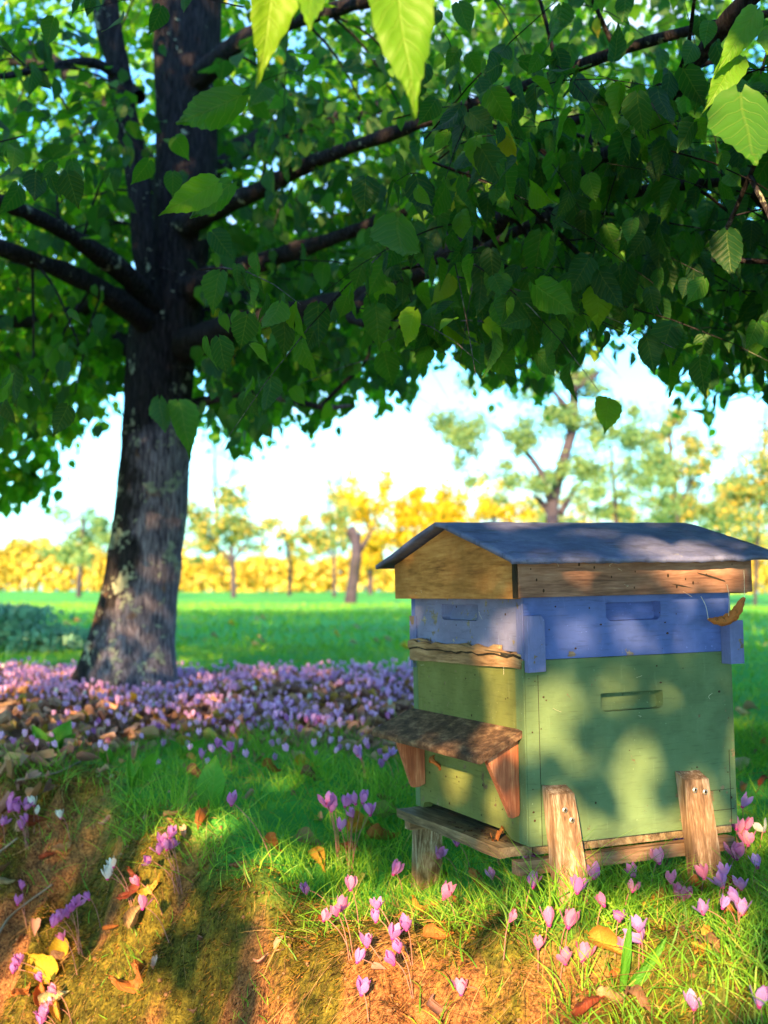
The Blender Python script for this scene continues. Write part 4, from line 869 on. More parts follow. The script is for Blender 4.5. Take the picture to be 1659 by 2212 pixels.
# crumbs of soil and small stones
tb = bmesh.new(); bmesh.ops.create_icosphere(tb, subdivisions=1, radius=1); iv = np.array([v.co[:] for v in tb.verts]); iff = np.array([[v.index for v in f.verts] for f in tb.faces]); tb.free()
x = rng.uniform(-1.45, .9, 16000); y = rng.uniform(1.5, 3.9, 16000); k = rng.random(16000) < bank_m(x, y) * np.clip(1.15 - mossy(x, y), .06, 1); x, y = x[k], y[k]; m = len(x)
sz = .0018 + .0065 * rng.random(m) ** 3; zz = norm(rng.normal(size=(m, 3))); a_, b_, c_ = frame(norm(rng.normal(size=(m, 3))), zz); sq = rng.uniform(.55, 1.2, (m, 3, 1))
o = link('soil_crumbs', scatter((iv * [1, .75, .6], iff, np.zeros((len(iv), 2))), surf(x, y, .0), a_ * sq[:, 0], b_ * sq[:, 1], c_ * sq[:, 2], sz, rng.random(m), 'crumbs'), plain('soil_crumb', (.22, .11, .06), .95)); tag(o, 'crumbs of reddish soil and small stones on the bank', 'soil', kind='stuff')
strands(1500, -1.4, .9, 1.5, 3.9, .05, .22, 'fine_roots', 'drygrass', 'fine pale roots trailing down the bank', .00065, True, None, 8)
# brown leaf litter below the linden
DT = [leaf_template(cols=1, curl=c, seed=s, vl=LV[[0, 1, 2, 4, 5, 7]], wl=LW[[0, 1, 2, 4, 5, 7]]) for c, s in ((1.1, 1), (1.7, 2), (.6, 3))]
def litter_patch(n, x0, x1, y0, y1, dens, label, s0=.035, s1=.085, dz=.012):
    for i, tm in enumerate(DT):
        m = n // 3; x = rng.uniform(x0, x1, m); y = rng.uniform(y0, y1, m); k = rng.random(m) < dens(x, y); x, y = x[k], y[k]; m = len(x)
        zd = norm(rng.normal(size=(m, 3)) * [.55, .55, .2] + [0, 0, 1]); yd_ = norm(rng.normal(size=(m, 3)) * [1, 1, .25]); a, b, c = frame(yd_, zd)
        tag(link('leaf_litter', scatter(tm, surf(x, y, dz), a, b, c, rng.uniform(s0, s1, m), rng.beta(2, 2.4, m), 'litter'), M['litter']), label, 'leaf litter', kind='stuff')
litter_patch(6000, -2.6, 1.2, 3.2, 6.6, litter_m, 'brown curled leaf litter under the cyclamen carpet below the linden')
litter_patch(700, -1.6, 1.2, 1.5, 3.9, lambda x, y: np.clip(bank_m(x, y) * .35 + .1, 0, 1), 'scattered small dead leaves on the bank', .02, .045, .006)

# ------------------------------------------------------------------ cyclamens
def petal_geo(w=.60, r=5):
    t = np.linspace(0, 1, r); V = []
    for k in t:
        hw = w * .5 * (math.sin(math.pi * (k ** 1.25 * .86 + .07)) ** .9 + .03); x0 = .10 + .16 * math.sin(k * 2.2); z = 1.0 * k
        tw = .5 * k
        for u in (-1, 0, 1): V.append((x0 + .10 * abs(u) * 0 + (.07 * (1 - abs(u))), u * hw * math.cos(tw) , z + (.0 if abs(u) else .03)))
    F = []
    for i in range(r - 1):
        for j in range(2): a = i * 3 + j; F.append((a, a + 1, a + 4, a + 3))
    return np.array(V), np.array(F)
PV, PF = petal_geo()
PET = {}
for nm in ('petal', 'petal_lilac', 'petal_pink', 'petal_white'):
    for q in range(3):
        V = PV.copy(); V[:, 0] += (.0 + .17 * q) * V[:, 2] ** 1.5
        m_ = npmesh('petal', V * .0225, PF, {'rnd': np.full(len(PF), .1)}, np.zeros((len(V), 2)), smooth=True); m_.materials.append(M[nm]); PET[nm, q] = m_
V, F = tube_geo([(0, 0, -.0035), (0, 0, -.0015), (0, 0, .002), (0, 0, .005)], [.0018, .0034, .0034, .002], sides=8, seg=2)
NOSE = npmesh('nose', V, F, smooth=True); NOSE.materials.append(M['nose'])
cyc_n = 0
def stem_geo(a, b, r=.0009):
    a, b = np.array(a), np.array(b); m = a * .5 + b * .5 + np.array([(a - b)[0] * .12, 0, .012]); e = b + np.array([0, 0, .004])
    return tube_geo([a, m, e - (e - m) * .12 + [0, 0, .004], b + [0, 0, -.001]], [r * 1.2, r, r, r * .9], sides=5, seg=4)
def cyclamen(rootpx, heads, label, kind='petal', group=None, tall=None):
    """heads: flower pixel positions; root: pixel where the stems enter the ground"""
    R0 = ground_at(*rootpx); t = empty('cyclamen', R0, label=label, cat='flower', group=group)
    for hx_, hy_ in heads:
        dY = rng.uniform(-.015, .015); P = at(hx_, hy_, R0[1] + dY)
        g0 = float(height(P[0], P[1])) + .016
        if P[2] < g0:                        # lift clear of the ground by coming nearer
            d = ray(hx_, hy_); tt = np.arange(.8, 8, .003); Q = EYE + tt[:, None] * d; ok = np.argmax(Q[:, 2] < height(Q[:, 0], Q[:, 1]) + .02); P = Q[ok]
        r0 = R0 + np.array([*rng.normal(size=2) * .006, -.004])
        loc = P - R0
        V, F = stem_geo(r0 - R0, loc); link('stem', npmesh('stem', V, F, smooth=True), M['stem'], t)
        f = link('flower', NOSE, None, t); f.location = loc.tolist(); f.rotation_euler = (rng.normal() * .28, rng.normal() * .3, rng.uniform(0, 6.28)); s = rng.uniform(.8, 1.25); f.scale = (s, s, s)
        for k in range(5):
            p = bpy.data.objects.new('petal', PET[kind, int(rng.integers(0, 3))]); COL.objects.link(p); p.parent = f
            p.rotation_euler = (rng.normal() * .12, rng.normal() * .16, k * 1.2566 + rng.normal() * .15)
    return t
CY = [ # (root px), heads, label, kind
 ((735, 1880), [(706, 1740), (713, 1744), (722, 1741), (716, 1752)], 'tight bunch of violet cyclamens on straight red stems, tallest left bunch by the landing board', 'petal'),
 ((760, 1890), [(745, 1742), (752, 1738), (768, 1736), (783, 1733), (762, 1764), (800, 1760), (735, 1792)], 'cyclamens with seven open violet flowers right of the tight bunch', 'petal'),
 ((590, 1870), [(500, 1738)], 'single pink cyclamen leaning left at the grassy top of the bank', 'petal'),
 ((385, 1925), [(368, 1808), (350, 1825), (344, 1843), (360, 1835), (367, 1833), (322, 1863)], 'pink cyclamens fanning from a red stem base halfway up the bank', 'petal'),
 ((350, 1990), [(298, 1910)], 'lone pink cyclamen in front of the curled red leaf on the bank', 'petal_pink'),
 ((370, 2030), [(308, 1962)], 'lone pink cyclamen beside the peach leaf on the bank', 'petal_pink'),
 ((290, 1960), [(245, 1872), (237, 1886), (232, 1898)], 'white cyclamens leaning on the shaded bank', 'petal_white'),
 ((215, 2010), [(192, 1943)], 'small pink cyclamen standing above the diagonal pink row on the bank', 'petal'),
 ((175, 2060), [(163, 1957), (152, 1968), (147, 1980), (131, 1988), (114, 2000)], 'diagonal row of pink cyclamens above the yellow leaf', 'petal'),
 ((160, 2100), [(136, 2030)], 'pink cyclamen drooping over the upper yellow leaf', 'petal_pink'),
 ((110, 2130), [(40, 2084), (28, 2100)], 'pair of pink cyclamens left of the big yellow leaf', 'petal'),
 ((125, 2170), [(88, 2118)], 'pink cyclamen on the lower edge of the big yellow leaf', 'petal'),
 ((160, 2215), [(120, 2145), (107, 2178)], 'pink cyclamens over the peach leaf at lower left', 'petal_pink'),
 ((130, 2240), [(95, 2198), (88, 2212)], 'pink cyclamens cut by the bottom edge at far left', 'petal'),
 ((60, 1990), [(47, 1920)], 'small lilac cyclamen right of the tan stone-like leaf', 'petal'),
 ((55, 2020), [(38, 1953)], 'small lilac cyclamen under the tan leaf at the left edge', 'petal'),
 ((60, 1830), [(22, 1735), (20, 1752), (40, 1753), (55, 1747), (58, 1773), (47, 1790)], 'lilac cyclamens at the left edge beside the red fallen leaf', 'petal'),
 ((85, 1800), [(73, 1739), (79, 1758)], 'white and lilac cyclamen pair at the left end of the bank crest', 'petal_white'),
 ((10, 1840), [(5, 1781)], 'lilac cyclamen half cut by the left edge', 'petal'),
 ((140, 1810), [(131, 1767)], 'single white cyclamen on the upper left bank', 'petal_white'),
 ((715, 1975), [(661, 1929)], 'violet cyclamen leaning left above the sunlit moss', 'petal'),
 ((775, 2010), [(757, 1921)], 'pink cyclamen bud on a long stem above the sunlit moss', 'petal_pink'),
 ((760, 2080), [(699, 1988), (727, 1976), (735, 1966)], 'three wilting pink cyclamens on pale stems in the sunlit moss', 'petal_pink'),
 ((860, 2060), [(814, 1962), (812, 1990)], 'two magenta cyclamens one above the other left of the grass', 'petal'),
 ((890, 2080), [(878, 2007), (848, 2026)], 'two magenta cyclamens side by side above the orange moss', 'petal'),
 ((860, 2140), [(793, 2044), (772, 2078)], 'two pink cyclamens over the orange moss, lower left', 'petal'),
 ((900, 2150), [(862, 2055), (850, 2082)], 'two pink cyclamens over the orange moss, lower right', 'petal'),
 ((800, 2195), [(781, 2147)], 'pink heart-like cyclamen low on the orange bank', 'petal'),
 ((1040, 2150), [(996, 2147)], 'pink wilting cyclamen lying low left of the grass tuft', 'petal_pink'),
 ((880, 1940), [(850, 1888)], 'lilac cyclamen in the shade left of the back hive leg', 'petal'),
 ((1000, 1895), [(947, 1852)], 'pink cyclamen in front of the back hive leg', 'petal'),
 ((1020, 1890), [(987, 1826)], 'violet cyclamen under the landing board', 'petal'),
 ((1090, 1930), [(1063, 1897)], 'pale cyclamen below the near end of the floor rail', 'petal_lilac'),
 ((985, 2010), [(959, 1940)], 'pink cyclamen on a red stem between moss and grass', 'petal_pink'),
 ((1105, 1960), [(1144, 1866)], 'pink cyclamen crossing the near end of the floor rail', 'petal'),
 ((1130, 1985), [(1150, 1916)], 'small pink cyclamen left of the front hive leg', 'petal'),
 ((1095, 2060), [(1102, 1989)], 'pink cyclamen on a straight stem in the middle of the grass', 'petal_pink'),
 ((1270, 1960), [(1284, 1896)], 'bright pink cyclamen just right of the front hive leg', 'petal'),
 ((1235, 1990), [(1247, 1927)], 'broad pink cyclamen at the foot of the front hive leg', 'petal'),
 ((1355, 1960), [(1370, 1892)], 'narrow pink cyclamen midway between the two front legs', 'petal'),
 ((1395, 1950), [(1424, 1863)], 'pink cyclamen before the floor rail near the right leg', 'petal_pink'),
 ((1350, 1990), [(1366, 1925)], 'pale pink cyclamen below the narrow one between the legs', 'petal_pink'),
 ((1290, 2030), [(1305, 1956)], 'tall pink cyclamen with upright petals left of the golden leaf', 'petal_pink'),
 ((1225, 2060), [(1235, 1992), (1228, 2002)], 'double pink cyclamen head in the middle of the grass', 'petal_pink'),
 ((1180, 2060), [(1186, 1997)], 'pale pink cyclamen left of the double head', 'petal_pink'),
 ((1165, 2110), [(1162, 2048)], 'pale pink cyclamen low in the grass left of centre', 'petal_pink'),
 ((1330, 2060), [(1338, 1988)], 'wide pink cyclamen in front of the golden leaf', 'petal'),
 ((1460, 1985), [(1450, 1907), (1468, 1941), (1476, 1943)], 'three pink cyclamens at the tip of the golden leaf', 'petal_pink'),
 ((1510, 1965), [(1522, 1897)], 'rose cyclamen in front of the right hive leg', 'petal_pink'),
 ((1560, 1980), [(1565, 1891), (1561, 1915), (1601, 1920)], 'violet cyclamens stacked right of the right hive leg', 'petal_lilac'),
 ((1590, 2030), [(1592, 1949), (1561, 1961), (1602, 1974), (1519, 1973)], 'group of four violet cyclamens in the shade at right', 'petal_lilac'),
 ((1390, 2090), [(1380, 2009), (1383, 2034)], 'two lilac cyclamens one above the other behind the dandelion leaf', 'petal_lilac'),
 ((1350, 2110), [(1357, 2054)], 'pale pink cyclamen half hidden left of the dandelion leaf', 'petal_pink'),
 ((1210, 2130), [(1221, 2080)], 'wide pale pink cyclamen low in the sunlit grass', 'petal_pink'),
 ((1255, 2125), [(1258, 2074)], 'small pale cyclamen right of the wide low one', 'petal_pink'),
 ((1490, 2235), [(1499, 2178)], 'large violet cyclamen at the bottom edge in the shaded grass', 'petal_lilac'),
 ((1640, 2235), [(1640, 2173)], 'large violet cyclamen in the bottom right corner', 'petal_lilac'),
 ((1615, 1940), [(1637, 1874)], 'violet cyclamen at the right edge in shade', 'petal_lilac'),
 ((1570, 1920), [(1585, 1849), (1592, 1854)], 'pink double cyclamen right of the right leg', 'petal_pink'),
 ((1600, 1890), [(1616, 1825)], 'pink cyclamen near the right edge above the double one', 'petal_pink'),
 ((1595, 1870), [(1600, 1803), (1590, 1790), (1612, 1790)], 'pale pink cyclamens by the lower right corner of the hive', 'petal_pink'),
 ((1600, 1830), [(1604, 1742)], 'lilac cyclamen right of the hive body corner', 'petal_lilac'),
 ((1640, 1860), [(1650, 1795)], 'white-pink cyclamen cut by the right edge', 'petal_white'),
 ((1450, 1880), [(1467, 1828)], 'violet cyclamen under the floor rail by the right leg', 'petal_lilac'),
 ((855, 1700), [(831, 1642)], 'lilac cyclamen in the grass left of the porch wedge', 'petal_lilac'),
 ((870, 1690), [(845, 1631)], 'small lilac cyclamen close to the left porch wedge', 'petal_lilac'),
 ((790, 1690), [(779, 1638), (772, 1630)], 'pale lilac cyclamens in the grass left of the porch', 'petal_lilac'),
 ((470, 1660), [(470, 1613), (476, 1611)], 'small double lilac cyclamen in the lawn above the dock plant', 'petal'),
 ((440, 1680), [(435, 1637)], 'small lilac cyclamen left of the yellow leaf in the lawn', 'petal'),
 ((500, 1670), [(499, 1623)], 'tiny lilac cyclamen between the lawn and the carpet', 'petal'),
]
for c in CY: cyclamen(*c)
# carpet: individual small flowers, the remainder as one mass
def flower_template():
    Vs, Fs, o = [], [], 0
    for k in range(4):
        a = k * 1.571; c_, s_ = math.cos(a), math.sin(a); V = PV.copy()[[0, 1, 2, 6, 7, 8, 12, 13, 14]]; V[:, 2] *= .85
        V = np.stack([V[:, 0] * c_ - V[:, 1] * s_, V[:, 0] * s_ + V[:, 1] * c_, V[:, 2]], -1); Vs.append(V)
        Fs.append(np.array([(0, 1, 4, 3), (1, 2, 5, 4), (3, 4, 7, 6), (4, 5, 8, 7)]) + o); o += 9
    return np.vstack(Vs), np.vstack(Fs)
FT = flower_template(); FT = (FT[0], FT[1], np.zeros((len(FT[0]), 2)))
def stem_strip(h): # thin crossed strip down to the ground
    return np.array([(-.035, 0, -h), (.035, 0, -h), (.035, 0, .05), (-.035, 0, .05)])
n = 9000; cxx = rng.uniform(-2.4, .95, n); cyy = 3.35 + 3.2 * rng.random(n) ** .72
dn = litter_m(cxx, cyy) * np.clip(.72 + 2.0 * fbm(cxx * 2.6, cyy * 2.2, 51, 3), .06, .9) * np.interp(cyy, [3.4, 3.9, 4.5, 6.4], [.12, .45, 1, 1])
dn = np.maximum(dn, .16 * (cyy > 3.45)); dn = dn * np.where((cxx < -.6) & (cyy < 5.1), .5, 1) * (np.hypot(cxx + 1.1, cyy - 5.5) > .27)
k = rng.random(n) < dn; cxx, cyy = cxx[k], cyy[k]; n = len(cxx)
hh = rng.uniform(.018, .062, n); FP = surf(cxx, cyy, hh)
px, py, dd3 = proj(FP); seen = (px > 5) & (px < 1655); order = np.argsort(np.where(seen, dd3, 99)); ind = order[:230]; mass = np.ones(n, bool); mass[ind] = False
smallm = {}
for q in range(4):
    V = np.vstack([FT[0] * .024, np.array([(-.0009, 0, -.06), (.0009, 0, -.06), (.0009, 0, .003), (-.0009, 0, .003)])]); Fm = np.vstack([FT[1], [[36, 37, 38, 39]]])
    m_ = npmesh('cyclamen', V, Fm, {'rnd': np.full(len(Fm), .2)}, np.zeros((len(V), 2))); m_.materials.append(M['petal_pale'] if q < 3 else M['petal']); m_.materials.append(M['stem']); m_.polygons[len(Fm) - 1].material_index = 1; smallm[q] = m_
for i in ind:
    o = bpy.data.objects.new('cyclamen', smallm[int(rng.integers(0, 4))]); COL.objects.link(o); o.location = FP[i].tolist()
    o.rotation_euler = (rng.normal() * .25, rng.normal() * .25, rng.uniform(0, 6.28)); s = rng.uniform(.8, 1.15); o.scale = (s, s, s)
    tag(o, 'small lilac cyclamen of the flower carpet over brown leaf litter below the linden', 'flower', 'cyclamens of the carpet below the linden')
mi = np.where(mass)[0]; yd = norm(rng.normal(size=(len(mi), 3)) * [1, 1, .2]); zd = norm(rng.normal(size=(len(mi), 3)) * .25 + [0, 0, 1]); a = norm(np.cross(zd, yd)); b = np.cross(zd, a)
wh = rng.random(len(mi)) < .02
for msk, mt in ((~wh, 'petal_pale'), (wh, 'petal_white')):
    tag(link('cyclamen_carpet', scatter(FT, FP[mi][msk], a[msk], b[msk], zd[msk], rng.uniform(.018, .028, msk.sum()), rng.random(msk.sum()), 'carpet'), M[mt]), 'dense lilac cyclamen carpet around the foot of the linden' if mt == 'petal_pale' else 'white cyclamens sprinkled through the lilac carpet', 'flowers', kind='stuff')
nS = len(mi); tag(link('cyclamen_stems', ribbons(surf(cxx[mi], cyy[mi], 0), norm(rng.normal(size=(nS, 3)) * .1 + [0, 0, 1]), hh[mi], np.full(nS, .0009), np.zeros((nS, 3)), 1, tipw=.8), M['stem']), 'thin red stems of the cyclamen carpet', 'flower stems', kind='stuff')

# ------------------------------------------------------------------ fallen leaves one can count
DM = {}
def dry_mesh(col, v):
    if (col, v) not in DM:
        cu = (.45, .9, 1.35, 1.9, 2.5)[v]; Vt, Ft, UVt = leaf_template(cols=3, curl=cu, seed=v * 3 + len(DM), rows=13, serr=(.012, .025, .03, .02, .02)[v], wl=LW * (1, .92, .9, .6, .42)[v])
        m_ = npmesh('fallen_leaf', Vt - [0, .5, 0], Ft, {'rnd': np.full(len(Ft), .1)}, UVt, smooth=True); m_.materials.append(DRY[col]); DM[col, v] = m_
    return DM[col, v]
def fallen(px_, py_, s, col, v, label, rot=0.0, tilt=.35, up=.012, group=None, flip=False):
    P = ground_at(px_, py_) if py_ > 40 else np.array([px_, py_, float(height(px_, py_))]); N = gnormal(P[0], P[1]); N = norm(N * 1.0 + norm(EYE - P) * tilt + rng.normal(size=3) * .12)
    yd_ = np.array([math.cos(rot), .35 * math.sin(rot), math.sin(rot)]); yd_ = norm(yd_ - N * (yd_ @ N)); xd = np.cross(yd_, N)
    if flip: xd, N = -xd, -N
    P = P + (N if not flip else -N) * up + [0, 0, up * .5]
    o = link('fallen_leaf', dry_mesh(col, v)); o.matrix_world = Matrix(((xd[0] * s, yd_[0] * s, N[0] * s, P[0]), (xd[1] * s, yd_[1] * s, N[1] * s, P[1]), (xd[2] * s, yd_[2] * s, N[2] * s, P[2]), (0, 0, 0, 1)))
    return tag(o, label, 'leaf', group)
FL = [(442, 1775, .085, 'orange', 2, 'big crumpled orange leaf at the foot of the dock plant', 1.4, .8), (378, 1771, .042, 'tan', 2, 'small tan curled leaf on the bank crest', .9, .5),
 (663, 1667, .066, 'yellow', 0, 'pale yellow leaf lying in the lawn with a brown leaf behind', .2, .5), (672, 1694, .055, 'brown', 1, 'brown leaf just below the pale yellow lawn leaf', -.2, .3),
 (588, 1676, .055, 'orange', 1, 'orange-brown leaf in the lawn left of the yellow leaf', .1, .4), (556, 1652, .06, 'tan', 3, 'folded tan leaf left of the orange lawn leaf', 2.0, .4),
 (585, 1841, .048, 'orange', 0, 'flat orange leaf on the dark soil left of the tight cyclamen bunch', .1, .4), (670, 1832, .06, 'tan', 0, 'wide tan leaf behind the flat orange leaf', .1, .3),
 (778, 1802, .085, 'gold', 1, 'large golden leaf tilted up behind the cyclamen bunches', .7, .7), (830, 1822, .09, 'orange', 2, 'large crinkled orange leaf by the end of the landing board', .4, .6), (832, 1742, .05, 'brown', 2, 'brown leaf against the left side of the hive', .2, .4),
 (842, 1772, .07, 'green', 0, 'pale green leaf between the hive and the golden leaf', .3, .4), (681, 1876, .055, 'gold', 1, 'golden-brown leaf left of the red stem base', -.8, .6), (771, 1906, .036, 'green', 0, 'small olive leaf standing below the cyclamen bunches', 1.4, .9),
 (755, 1850, .06, 'red', 2, 'dark red-brown leaf among the cyclamen stems', .2, .3), (296, 1915, .088, 'red', 3, 'long curled rust-red leaf on the bank', 1.5, .6), (330, 1927, .062, 'gold', 3, 'golden ribbed curled leaf beside the rust-red one', .5, .5),
 (300, 1985, .062, 'tan', 1, 'peach leaf below the rust-red leaf on the bank', 1.2, .7), (133, 2050, .062, 'yellow', 0, 'upper yellow leaf at lower left', 1.8, .8), (80, 2098, .088, 'yellow', 0, 'biggest bright yellow leaf at lower left', 2.4, .8),
 (135, 2076, .068, 'brown', 3, 'curled brown leaf right of the biggest yellow leaf', .2, .4), (302, 2119, .100, 'orange', 4, 'long rolled orange leaf lying across the bank', .35, .3), (48, 2152, .062, 'orange', 3, 'narrow orange leaf pointing down left', .7, .5),
 (88, 2152, .062, 'orange', 1, 'orange leaf under the pink cyclamen at lower left', 1.7, .6), (128, 2160, .064, 'cream', 1, 'pale peach leaf under the drooping cyclamens', .3, .6), (127, 2192, .050, 'gold', 1, 'golden leaf at the bottom edge, far left', -1.2, .6),
 (81, 1785, .062, 'red', 1, 'dark red leaf on the upper left bank', .2, .4), (140, 1836, .062, 'tan', 3, 'long pinkish tan folded leaf on the left bank', .6, .5), (109, 1856, .048, 'red', 2, 'wine-red leaf beside the pinkish tan one', .3, .4),
 (16, 1912, .055, 'cream', 2, 'rounded cream leaf at the left edge', .1, .5), (28, 1942, .034, 'gold', 1, 'small golden leaf under the rounded cream leaf', .1, .6), (10, 1888, .048, 'brown', 1, 'brown leaf above the rounded cream leaf', .9, .5), (250, 2010, .036, 'orange', 2, 'small crumpled orange leaf on the shaded bank', .2, .6),
 (926, 1983, .068, 'gold', 3, 'golden curled leaf on the moss left of the grass', -.6, .5), (955, 2040, .048, 'orange', 1, 'flat orange leaf below the golden curled leaf', .1, .4), (991, 1971, .034, 'red', 3, 'narrow red leaf among the red stems', -.8, .7),
 (1046, 1930, .066, 'orange', 2, 'orange leaf left of the front hive leg', -.9, .5), (1422, 1962, .090, 'gold', 2, 'large golden rolled leaf standing up in the grass', .95, 1.0), (1318, 2060, .070, 'gold', 1, 'crinkled golden leaf low in the grass', -.5, .6),
 (1516, 2055, .068, 'gold', 3, 'folded golden-brown leaf under the violet group', 1.1, .7), (1552, 2068, .062, 'brown', 3, 'brown folded leaf with pale rim at lower right', -.7, .5), (1587, 1944, .066, 'red', 1, 'dark red leaf behind the violet cyclamens', .8, .6),
 (1511, 1940, .050, 'orange', 2, 'orange leaf by the foot of the right hive leg', .4, .5), (1490, 1912, .050, 'green', 0, 'yellow-green leaf left of the right hive leg foot', 1.7, .8), (1650, 1934, .052, 'cream', 0, 'pale leaf cut by the right edge', 1.5, .8), (1597, 1996, .052, 'orange', 2, 'orange-brown leaf below the red leaf at right', .3, .4),
 (1275, 2184, .060, 'red', 2, 'dark red-brown leaf at the bottom in the shaded grass', .5, .6), (1330, 2178, .062, 'tan', 2, 'tan curled leaf at the bottom edge', .6, .6), (1386, 2186, .060, 'brown', 3, 'long brown leaf at the bottom beside the tan one', -.9, .5), (1347, 2116, .030, 'orange', 1, 'small bright orange leaf low in the grass', .5, .6),
 (1347, 1868, .055, 'gold', 1, 'golden leaf under the hive floor rail', .1, .4), (1607, 1714, .042, 'tan', 1, 'tan leaf in the lawn right of the hive', 1.3, .7), (1607, 1660, .060, 'cream', 0, 'large pale green-cream leaf right of the hive', 1.4, .6), (1654, 1622, .045, 'orange', 2, 'orange leaf at the right edge of the lawn', .3, .4),
 (1605, 1552, .055, 'cream', 1, 'cream leaf in the lawn beyond the hive', .1, .3), (1623, 1540, .060, 'tan', 1, 'tan leaf just behind the cream one', .1, .3), (1652, 1700, .045, 'red', 2, 'rust leaf at the right edge beside the hive', .8, .5),
 (405, 1620, .05, 'gold', 1, 'golden leaf at the edge of the leaf litter, left of the dock', .6, .6), (425, 1690, .055, 'brown', 1, 'grey-brown leaf behind the dock plant', .0, .3), (110, 1588, .06, 'yellow', 0, 'yellow leaf beside the broad-leaved weed at left', .8, .8),
 (272, 1540, .10, 'gold', 1, 'golden leaf in front of the linden trunk', .6, .8), (555, 1500, .10, 'gold', 1, 'golden-brown leaf in the middle of the carpet', .4, .8), (700, 1508, .11, 'tan', 1, 'large tan leaf near the middle of the carpet', .6, .8), (300, 1530, .09, 'yellow', 0, 'yellow leaf just right of the golden one by the trunk', .2, .8),
 (705, 2005, .03, 'red', 1, 'small rust leaf tip by the wilting cyclamens', .1, .5), (520, 1878, .04, 'brown', 2, 'brown leaf scrap on the bank crest', .3, .5)]
for f in FL: fallen(*f)
for k in range(46):
    y_ = 4.4 + 10 * rng.random() ** 1.2; x_ = rng.uniform(-.30, .34) * y_; 
    if litter_m(np.array([x_]), np.array([y_]))[0] > .3: y_ = rng.uniform(6.8, 12)
    fallen(x_, y_, rng.uniform(.055, .085), ['cream', 'yellow', 'tan', 'cream'][k % 4], k % 3, 'pale fallen leaf lying on the open lawn behind the hive', rng.uniform(-.6, .6), .25, .015, 'pale leaves scattered on the lawn')
# dry leaf hanging on threads at the right cleat of the hive
dm = leaf_template(cols=3, curl=1.5, seed=5, rows=15, wl=LW * .75)
A = at(1528, 1340, 2.33); Bp = at(1612, 1300, 2.31); v = Bp - A
hl = empty('hanging_leaf', A, label='rolled orange dry leaf hanging by threads at the right end of the blue box', cat='leaf')
pts_ = [at(x, y, 2.32) - A for x, y in ((1528, 1337), (1545, 1341), (1565, 1342), (1585, 1332), (1597, 1315), (1604, 1298), (1609, 1291))]
wv = [.0015, .007, .0105, .011, .0095, .006, .003]; nrow = []
fr = np.linspace(0, 6, 25); PT = np.array([[np.interp(f_, range(7), [p[k] for p in pts_]) for k in range(3)] for f_ in fr]); WV = np.interp(fr, range(7), wv)
Tn = norm(np.gradient(PT, axis=0)); up = norm(np.cross(Tn, [0, 1.0, 0])); Vh, Uh = [], []
for i in range(25):
    for j, u in enumerate(np.linspace(-1, 1, 7)):
        a_ = u * 1.25; Vh.append(PT[i] + up[i] * WV[i] * math.sin(a_) * (1 + .10 * math.sin(i * 2.1 + j)) + np.array([0, -1.0, 0]) * WV[i] * (.9 - math.cos(a_)) * -1); Uh.append((u * .4, i / 24))
Fh = [(i * 7 + j, i * 7 + j + 1, i * 7 + j + 8, i * 7 + j + 7) for i in range(24) for j in range(6)]
link('blade', npmesh('blade', np.array(Vh), Fh, {'rnd': np.full(len(Fh), .1)}, np.array(Uh), smooth=True), DRY['orange'], hl)
for pl in ([(1608, 1292, 2.31), (1608, 1260, 2.31), (1607, 1232, 2.31)], [(1574, 1330, 2.31), (1575, 1290, 2.31), (1570, 1262, 2.31)], [(1530, 1337, 2.31), (1525, 1310, 2.31), (1514, 1288, 2.30)]):
    V, F = tube_geo([at(*p) - A for p in pl], [.0005] * 3, sides=4, seg=3); link('thread', npmesh('thread', V, F), M['thread'], hl)
def hive_leaf(px_, py_, face, s, col, v, label, off=.006, rot=.6):
    P = hive_pt(px_, py_, face); Nn = np.array(HM)[:3, :3] @ (np.array([-1., 0, 0]) if face == 'f' else np.array([0, -1., 0])); P = P + Nn * off
    yd_ = norm(np.array([math.cos(rot), 0, math.sin(rot)])); yd_ = norm(yd_ - Nn * (yd_ @ Nn)); xd = np.cross(yd_, Nn)
    o = link('fallen_leaf', dry_mesh(col, v)); o.matrix_world = Matrix(((xd[0] * s, yd_[0] * s, Nn[0] * s, P[0]), (xd[1] * s, yd_[1] * s, Nn[1] * s, P[1]), (xd[2] * s, yd_[2] * s, Nn[2] * s, P[2]), (0, 0, 0, 1)))
    return tag(o, label, 'leaf')
hive_leaf(950, 1648, 'f', .032, 'orange', 2, 'small orange leaf stuck under the porch roof of the hive', .004, -1.0)
Pm = np.array(HM)
def hive_loc(u, v, w_): return Pm[:3, :3] @ np.array([u, v, w_]) + Pm[:3, 3]
for (u, v_, s, c_, vv, lab) in ((-.02, .085, .035, 'orange', 3, 'small orange curl lying on the near end of the landing board'),):
    o = link('fallen_leaf', dry_mesh(c_, vv)); P = hive_loc(u, v_, .002); o.location = P.tolist(); o.rotation_euler = (.1, .1, 2.2); o.scale = (s, s, s); tag(o, lab, 'leaf')
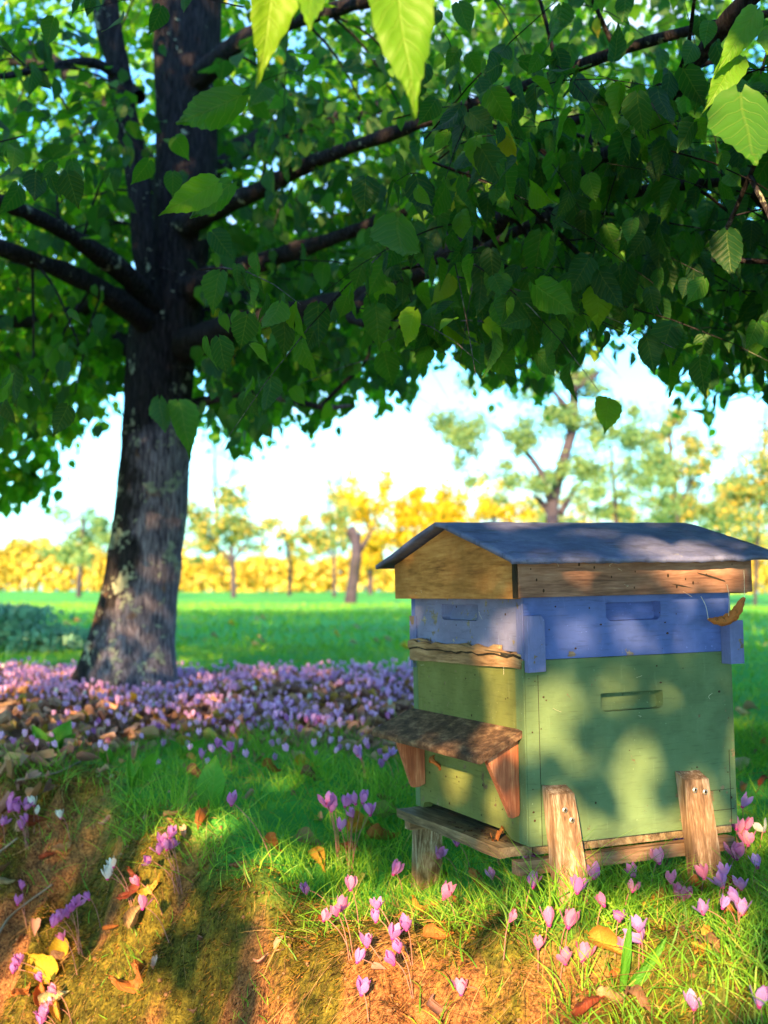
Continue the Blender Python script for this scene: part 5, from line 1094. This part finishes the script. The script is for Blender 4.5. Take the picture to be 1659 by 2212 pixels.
# spider silk and straw bits caught on the boards
gs = []
for k in range(14):
    f_ = rng.random() < .5; off = -.004
    a, z_ = rng.uniform(.03, .44), rng.choice([rng.uniform(.44, .50), rng.uniform(.21, .43), rng.uniform(.0, .3)])
    base = -o_ - .003 if z_ > .44 else off; d_ = rng.normal(size=2) * [.012, .010]
    q = [(a, z_), (a + d_[0] * .5 + rng.normal() * .003, z_ + d_[1] * .5), (a + d_[0], z_ + d_[1])]
    gs.append(tube_geo([(hive_loc(base, u, w_) if f_ else hive_loc(u, base, w_)) for u, w_ in q], [.00025] * 3, sides=3, seg=3))
tag(link('cobweb', npmesh('cobweb', *join_geo(gs)), M['thread']), 'wisps of spider silk and straw stuck to the hive boards', 'cobweb', kind='stuff')
bmd = bmesh.new()
for k in range(30):
    P = hive_loc(rng.uniform(-.04, .0), rng.uniform(.03, .30), .001); r_ = rng.uniform(.001, .004)
    bmesh.ops.create_icosphere(bmd, subdivisions=1, radius=1, matrix=Matrix.Translation(P.tolist()) @ Matrix.Rotation(rng.uniform(0, 3), 4, 'Z') @ Matrix.Diagonal((r_ * 1.8, r_, r_ * .4, 1)))
tag(link('crumbs', bm_mesh(bmd, 'crumbs'), M['debris']), 'dark crumbs and seed husks on the landing board', 'debris', kind='stuff')

# ------------------------------------------------------------------ broad-leaved weeds, twigs
WT = leaf_template(cols=2, rows=13, wl=np.array([.03, .09, .15, .19, .19, .14, .08, .01]), fold=.5, droop=.10)
def weed(rootpx, tips, label, wf=1.0, name='dock_plant'):
    R0 = ground_at(*rootpx); t = empty(name, R0, label=label, cat='plant')
    for (tx, ty, wd) in tips:
        b_ = at(tx, ty, R0[1] + rng.uniform(-.03, .03)); v = b_ - R0; L_ = np.linalg.norm(v)
        xd, yd_, zd_ = frame(v[None], (norm(EYE - R0) + rng.normal(size=3) * .35)[None]); V = WT[0] * [wd, 1, 1]; V = V @ np.stack([xd[0], yd_[0], zd_[0]]) * L_
        link('leaf', npmesh('leaf', V, WT[1], {'rnd': np.full(len(WT[1]), rng.random() * .5)}, WT[2] * [2, 1], smooth=True), M['weed'], t)
weed((455, 1752), [(462, 1640, 1.5), (405, 1728, 1.2), (485, 1700, 1.0), (445, 1690, .9)], 'dock plant with one tall upright green leaf in the lawn')
weed((285, 1700), [(340, 1625, 1.1), (280, 1640, .8), (310, 1660, .8)], 'small plant with narrow green leaves on the crest above the bank')
weed((108, 1630), [(150, 1562, 1.5), (72, 1570, 1.1), (160, 1590, 1.1), (95, 1600, 1.2)], 'broad-leaved green weed in the litter at left')
weed((392, 1640), [(372, 1600, 1.4), (380, 1650, .9), (440, 1600, 1.2)], 'short green weed at the edge of the lawn right of the crest')
weed((235, 1650), [(232, 1615, 1.4), (215, 1625, 1.0)], 'tiny pale weed left of the crest lawn')
weed((495, 1500), [(505, 1478, 1.5), (480, 1485, 1.2)], 'small green sprout in the cyclamen carpet')
weed((428, 1475), [(418, 1450, 1.3), (440, 1460, 1.2)], 'small green sprout in the carpet right of the trunk')
weed((1340, 2150), [(1362, 1995, .32), (1440, 2035, .5), (1400, 2085, .6), (1310, 2085, .3)], 'dandelion with long arching green leaves in the grass', name='dandelion_plant')
weed((1500, 1925), [(1487, 1842, .9), (1525, 1880, .6)], 'plant with a bright green blade in front of the right leg', name='dandelion_plant')
def ground_twig(ptsx, r, label):
    P = [ground_at(x, y) + [0, -.01, .008] for x, y in ptsx]; tag(tube('twig', P, [r * (1 - .5 * i / len(P)) for i in range(len(P))], M['twig'], sides=7, seg=5, noise=.3, nscale=40), label, 'twig')
ground_twig([(40, 1690), (90, 1682), (130, 1672), (165, 1655), (185, 1645)], .004, 'curved pale twig lying along the crest at left')
ground_twig([(-10, 2040), (20, 1990), (60, 1955), (95, 1930), (115, 1915)], .0035, 'dark bent twig on the left bank')
ground_twig([(-5, 1850), (15, 1835), (40, 1815)], .004, 'short grey twig at the left edge')
ground_twig([(1470, 2010), (1500, 2030), (1540, 2060), (1552, 2085)], .004, 'pale bent stalk over the brown leaf at lower right')
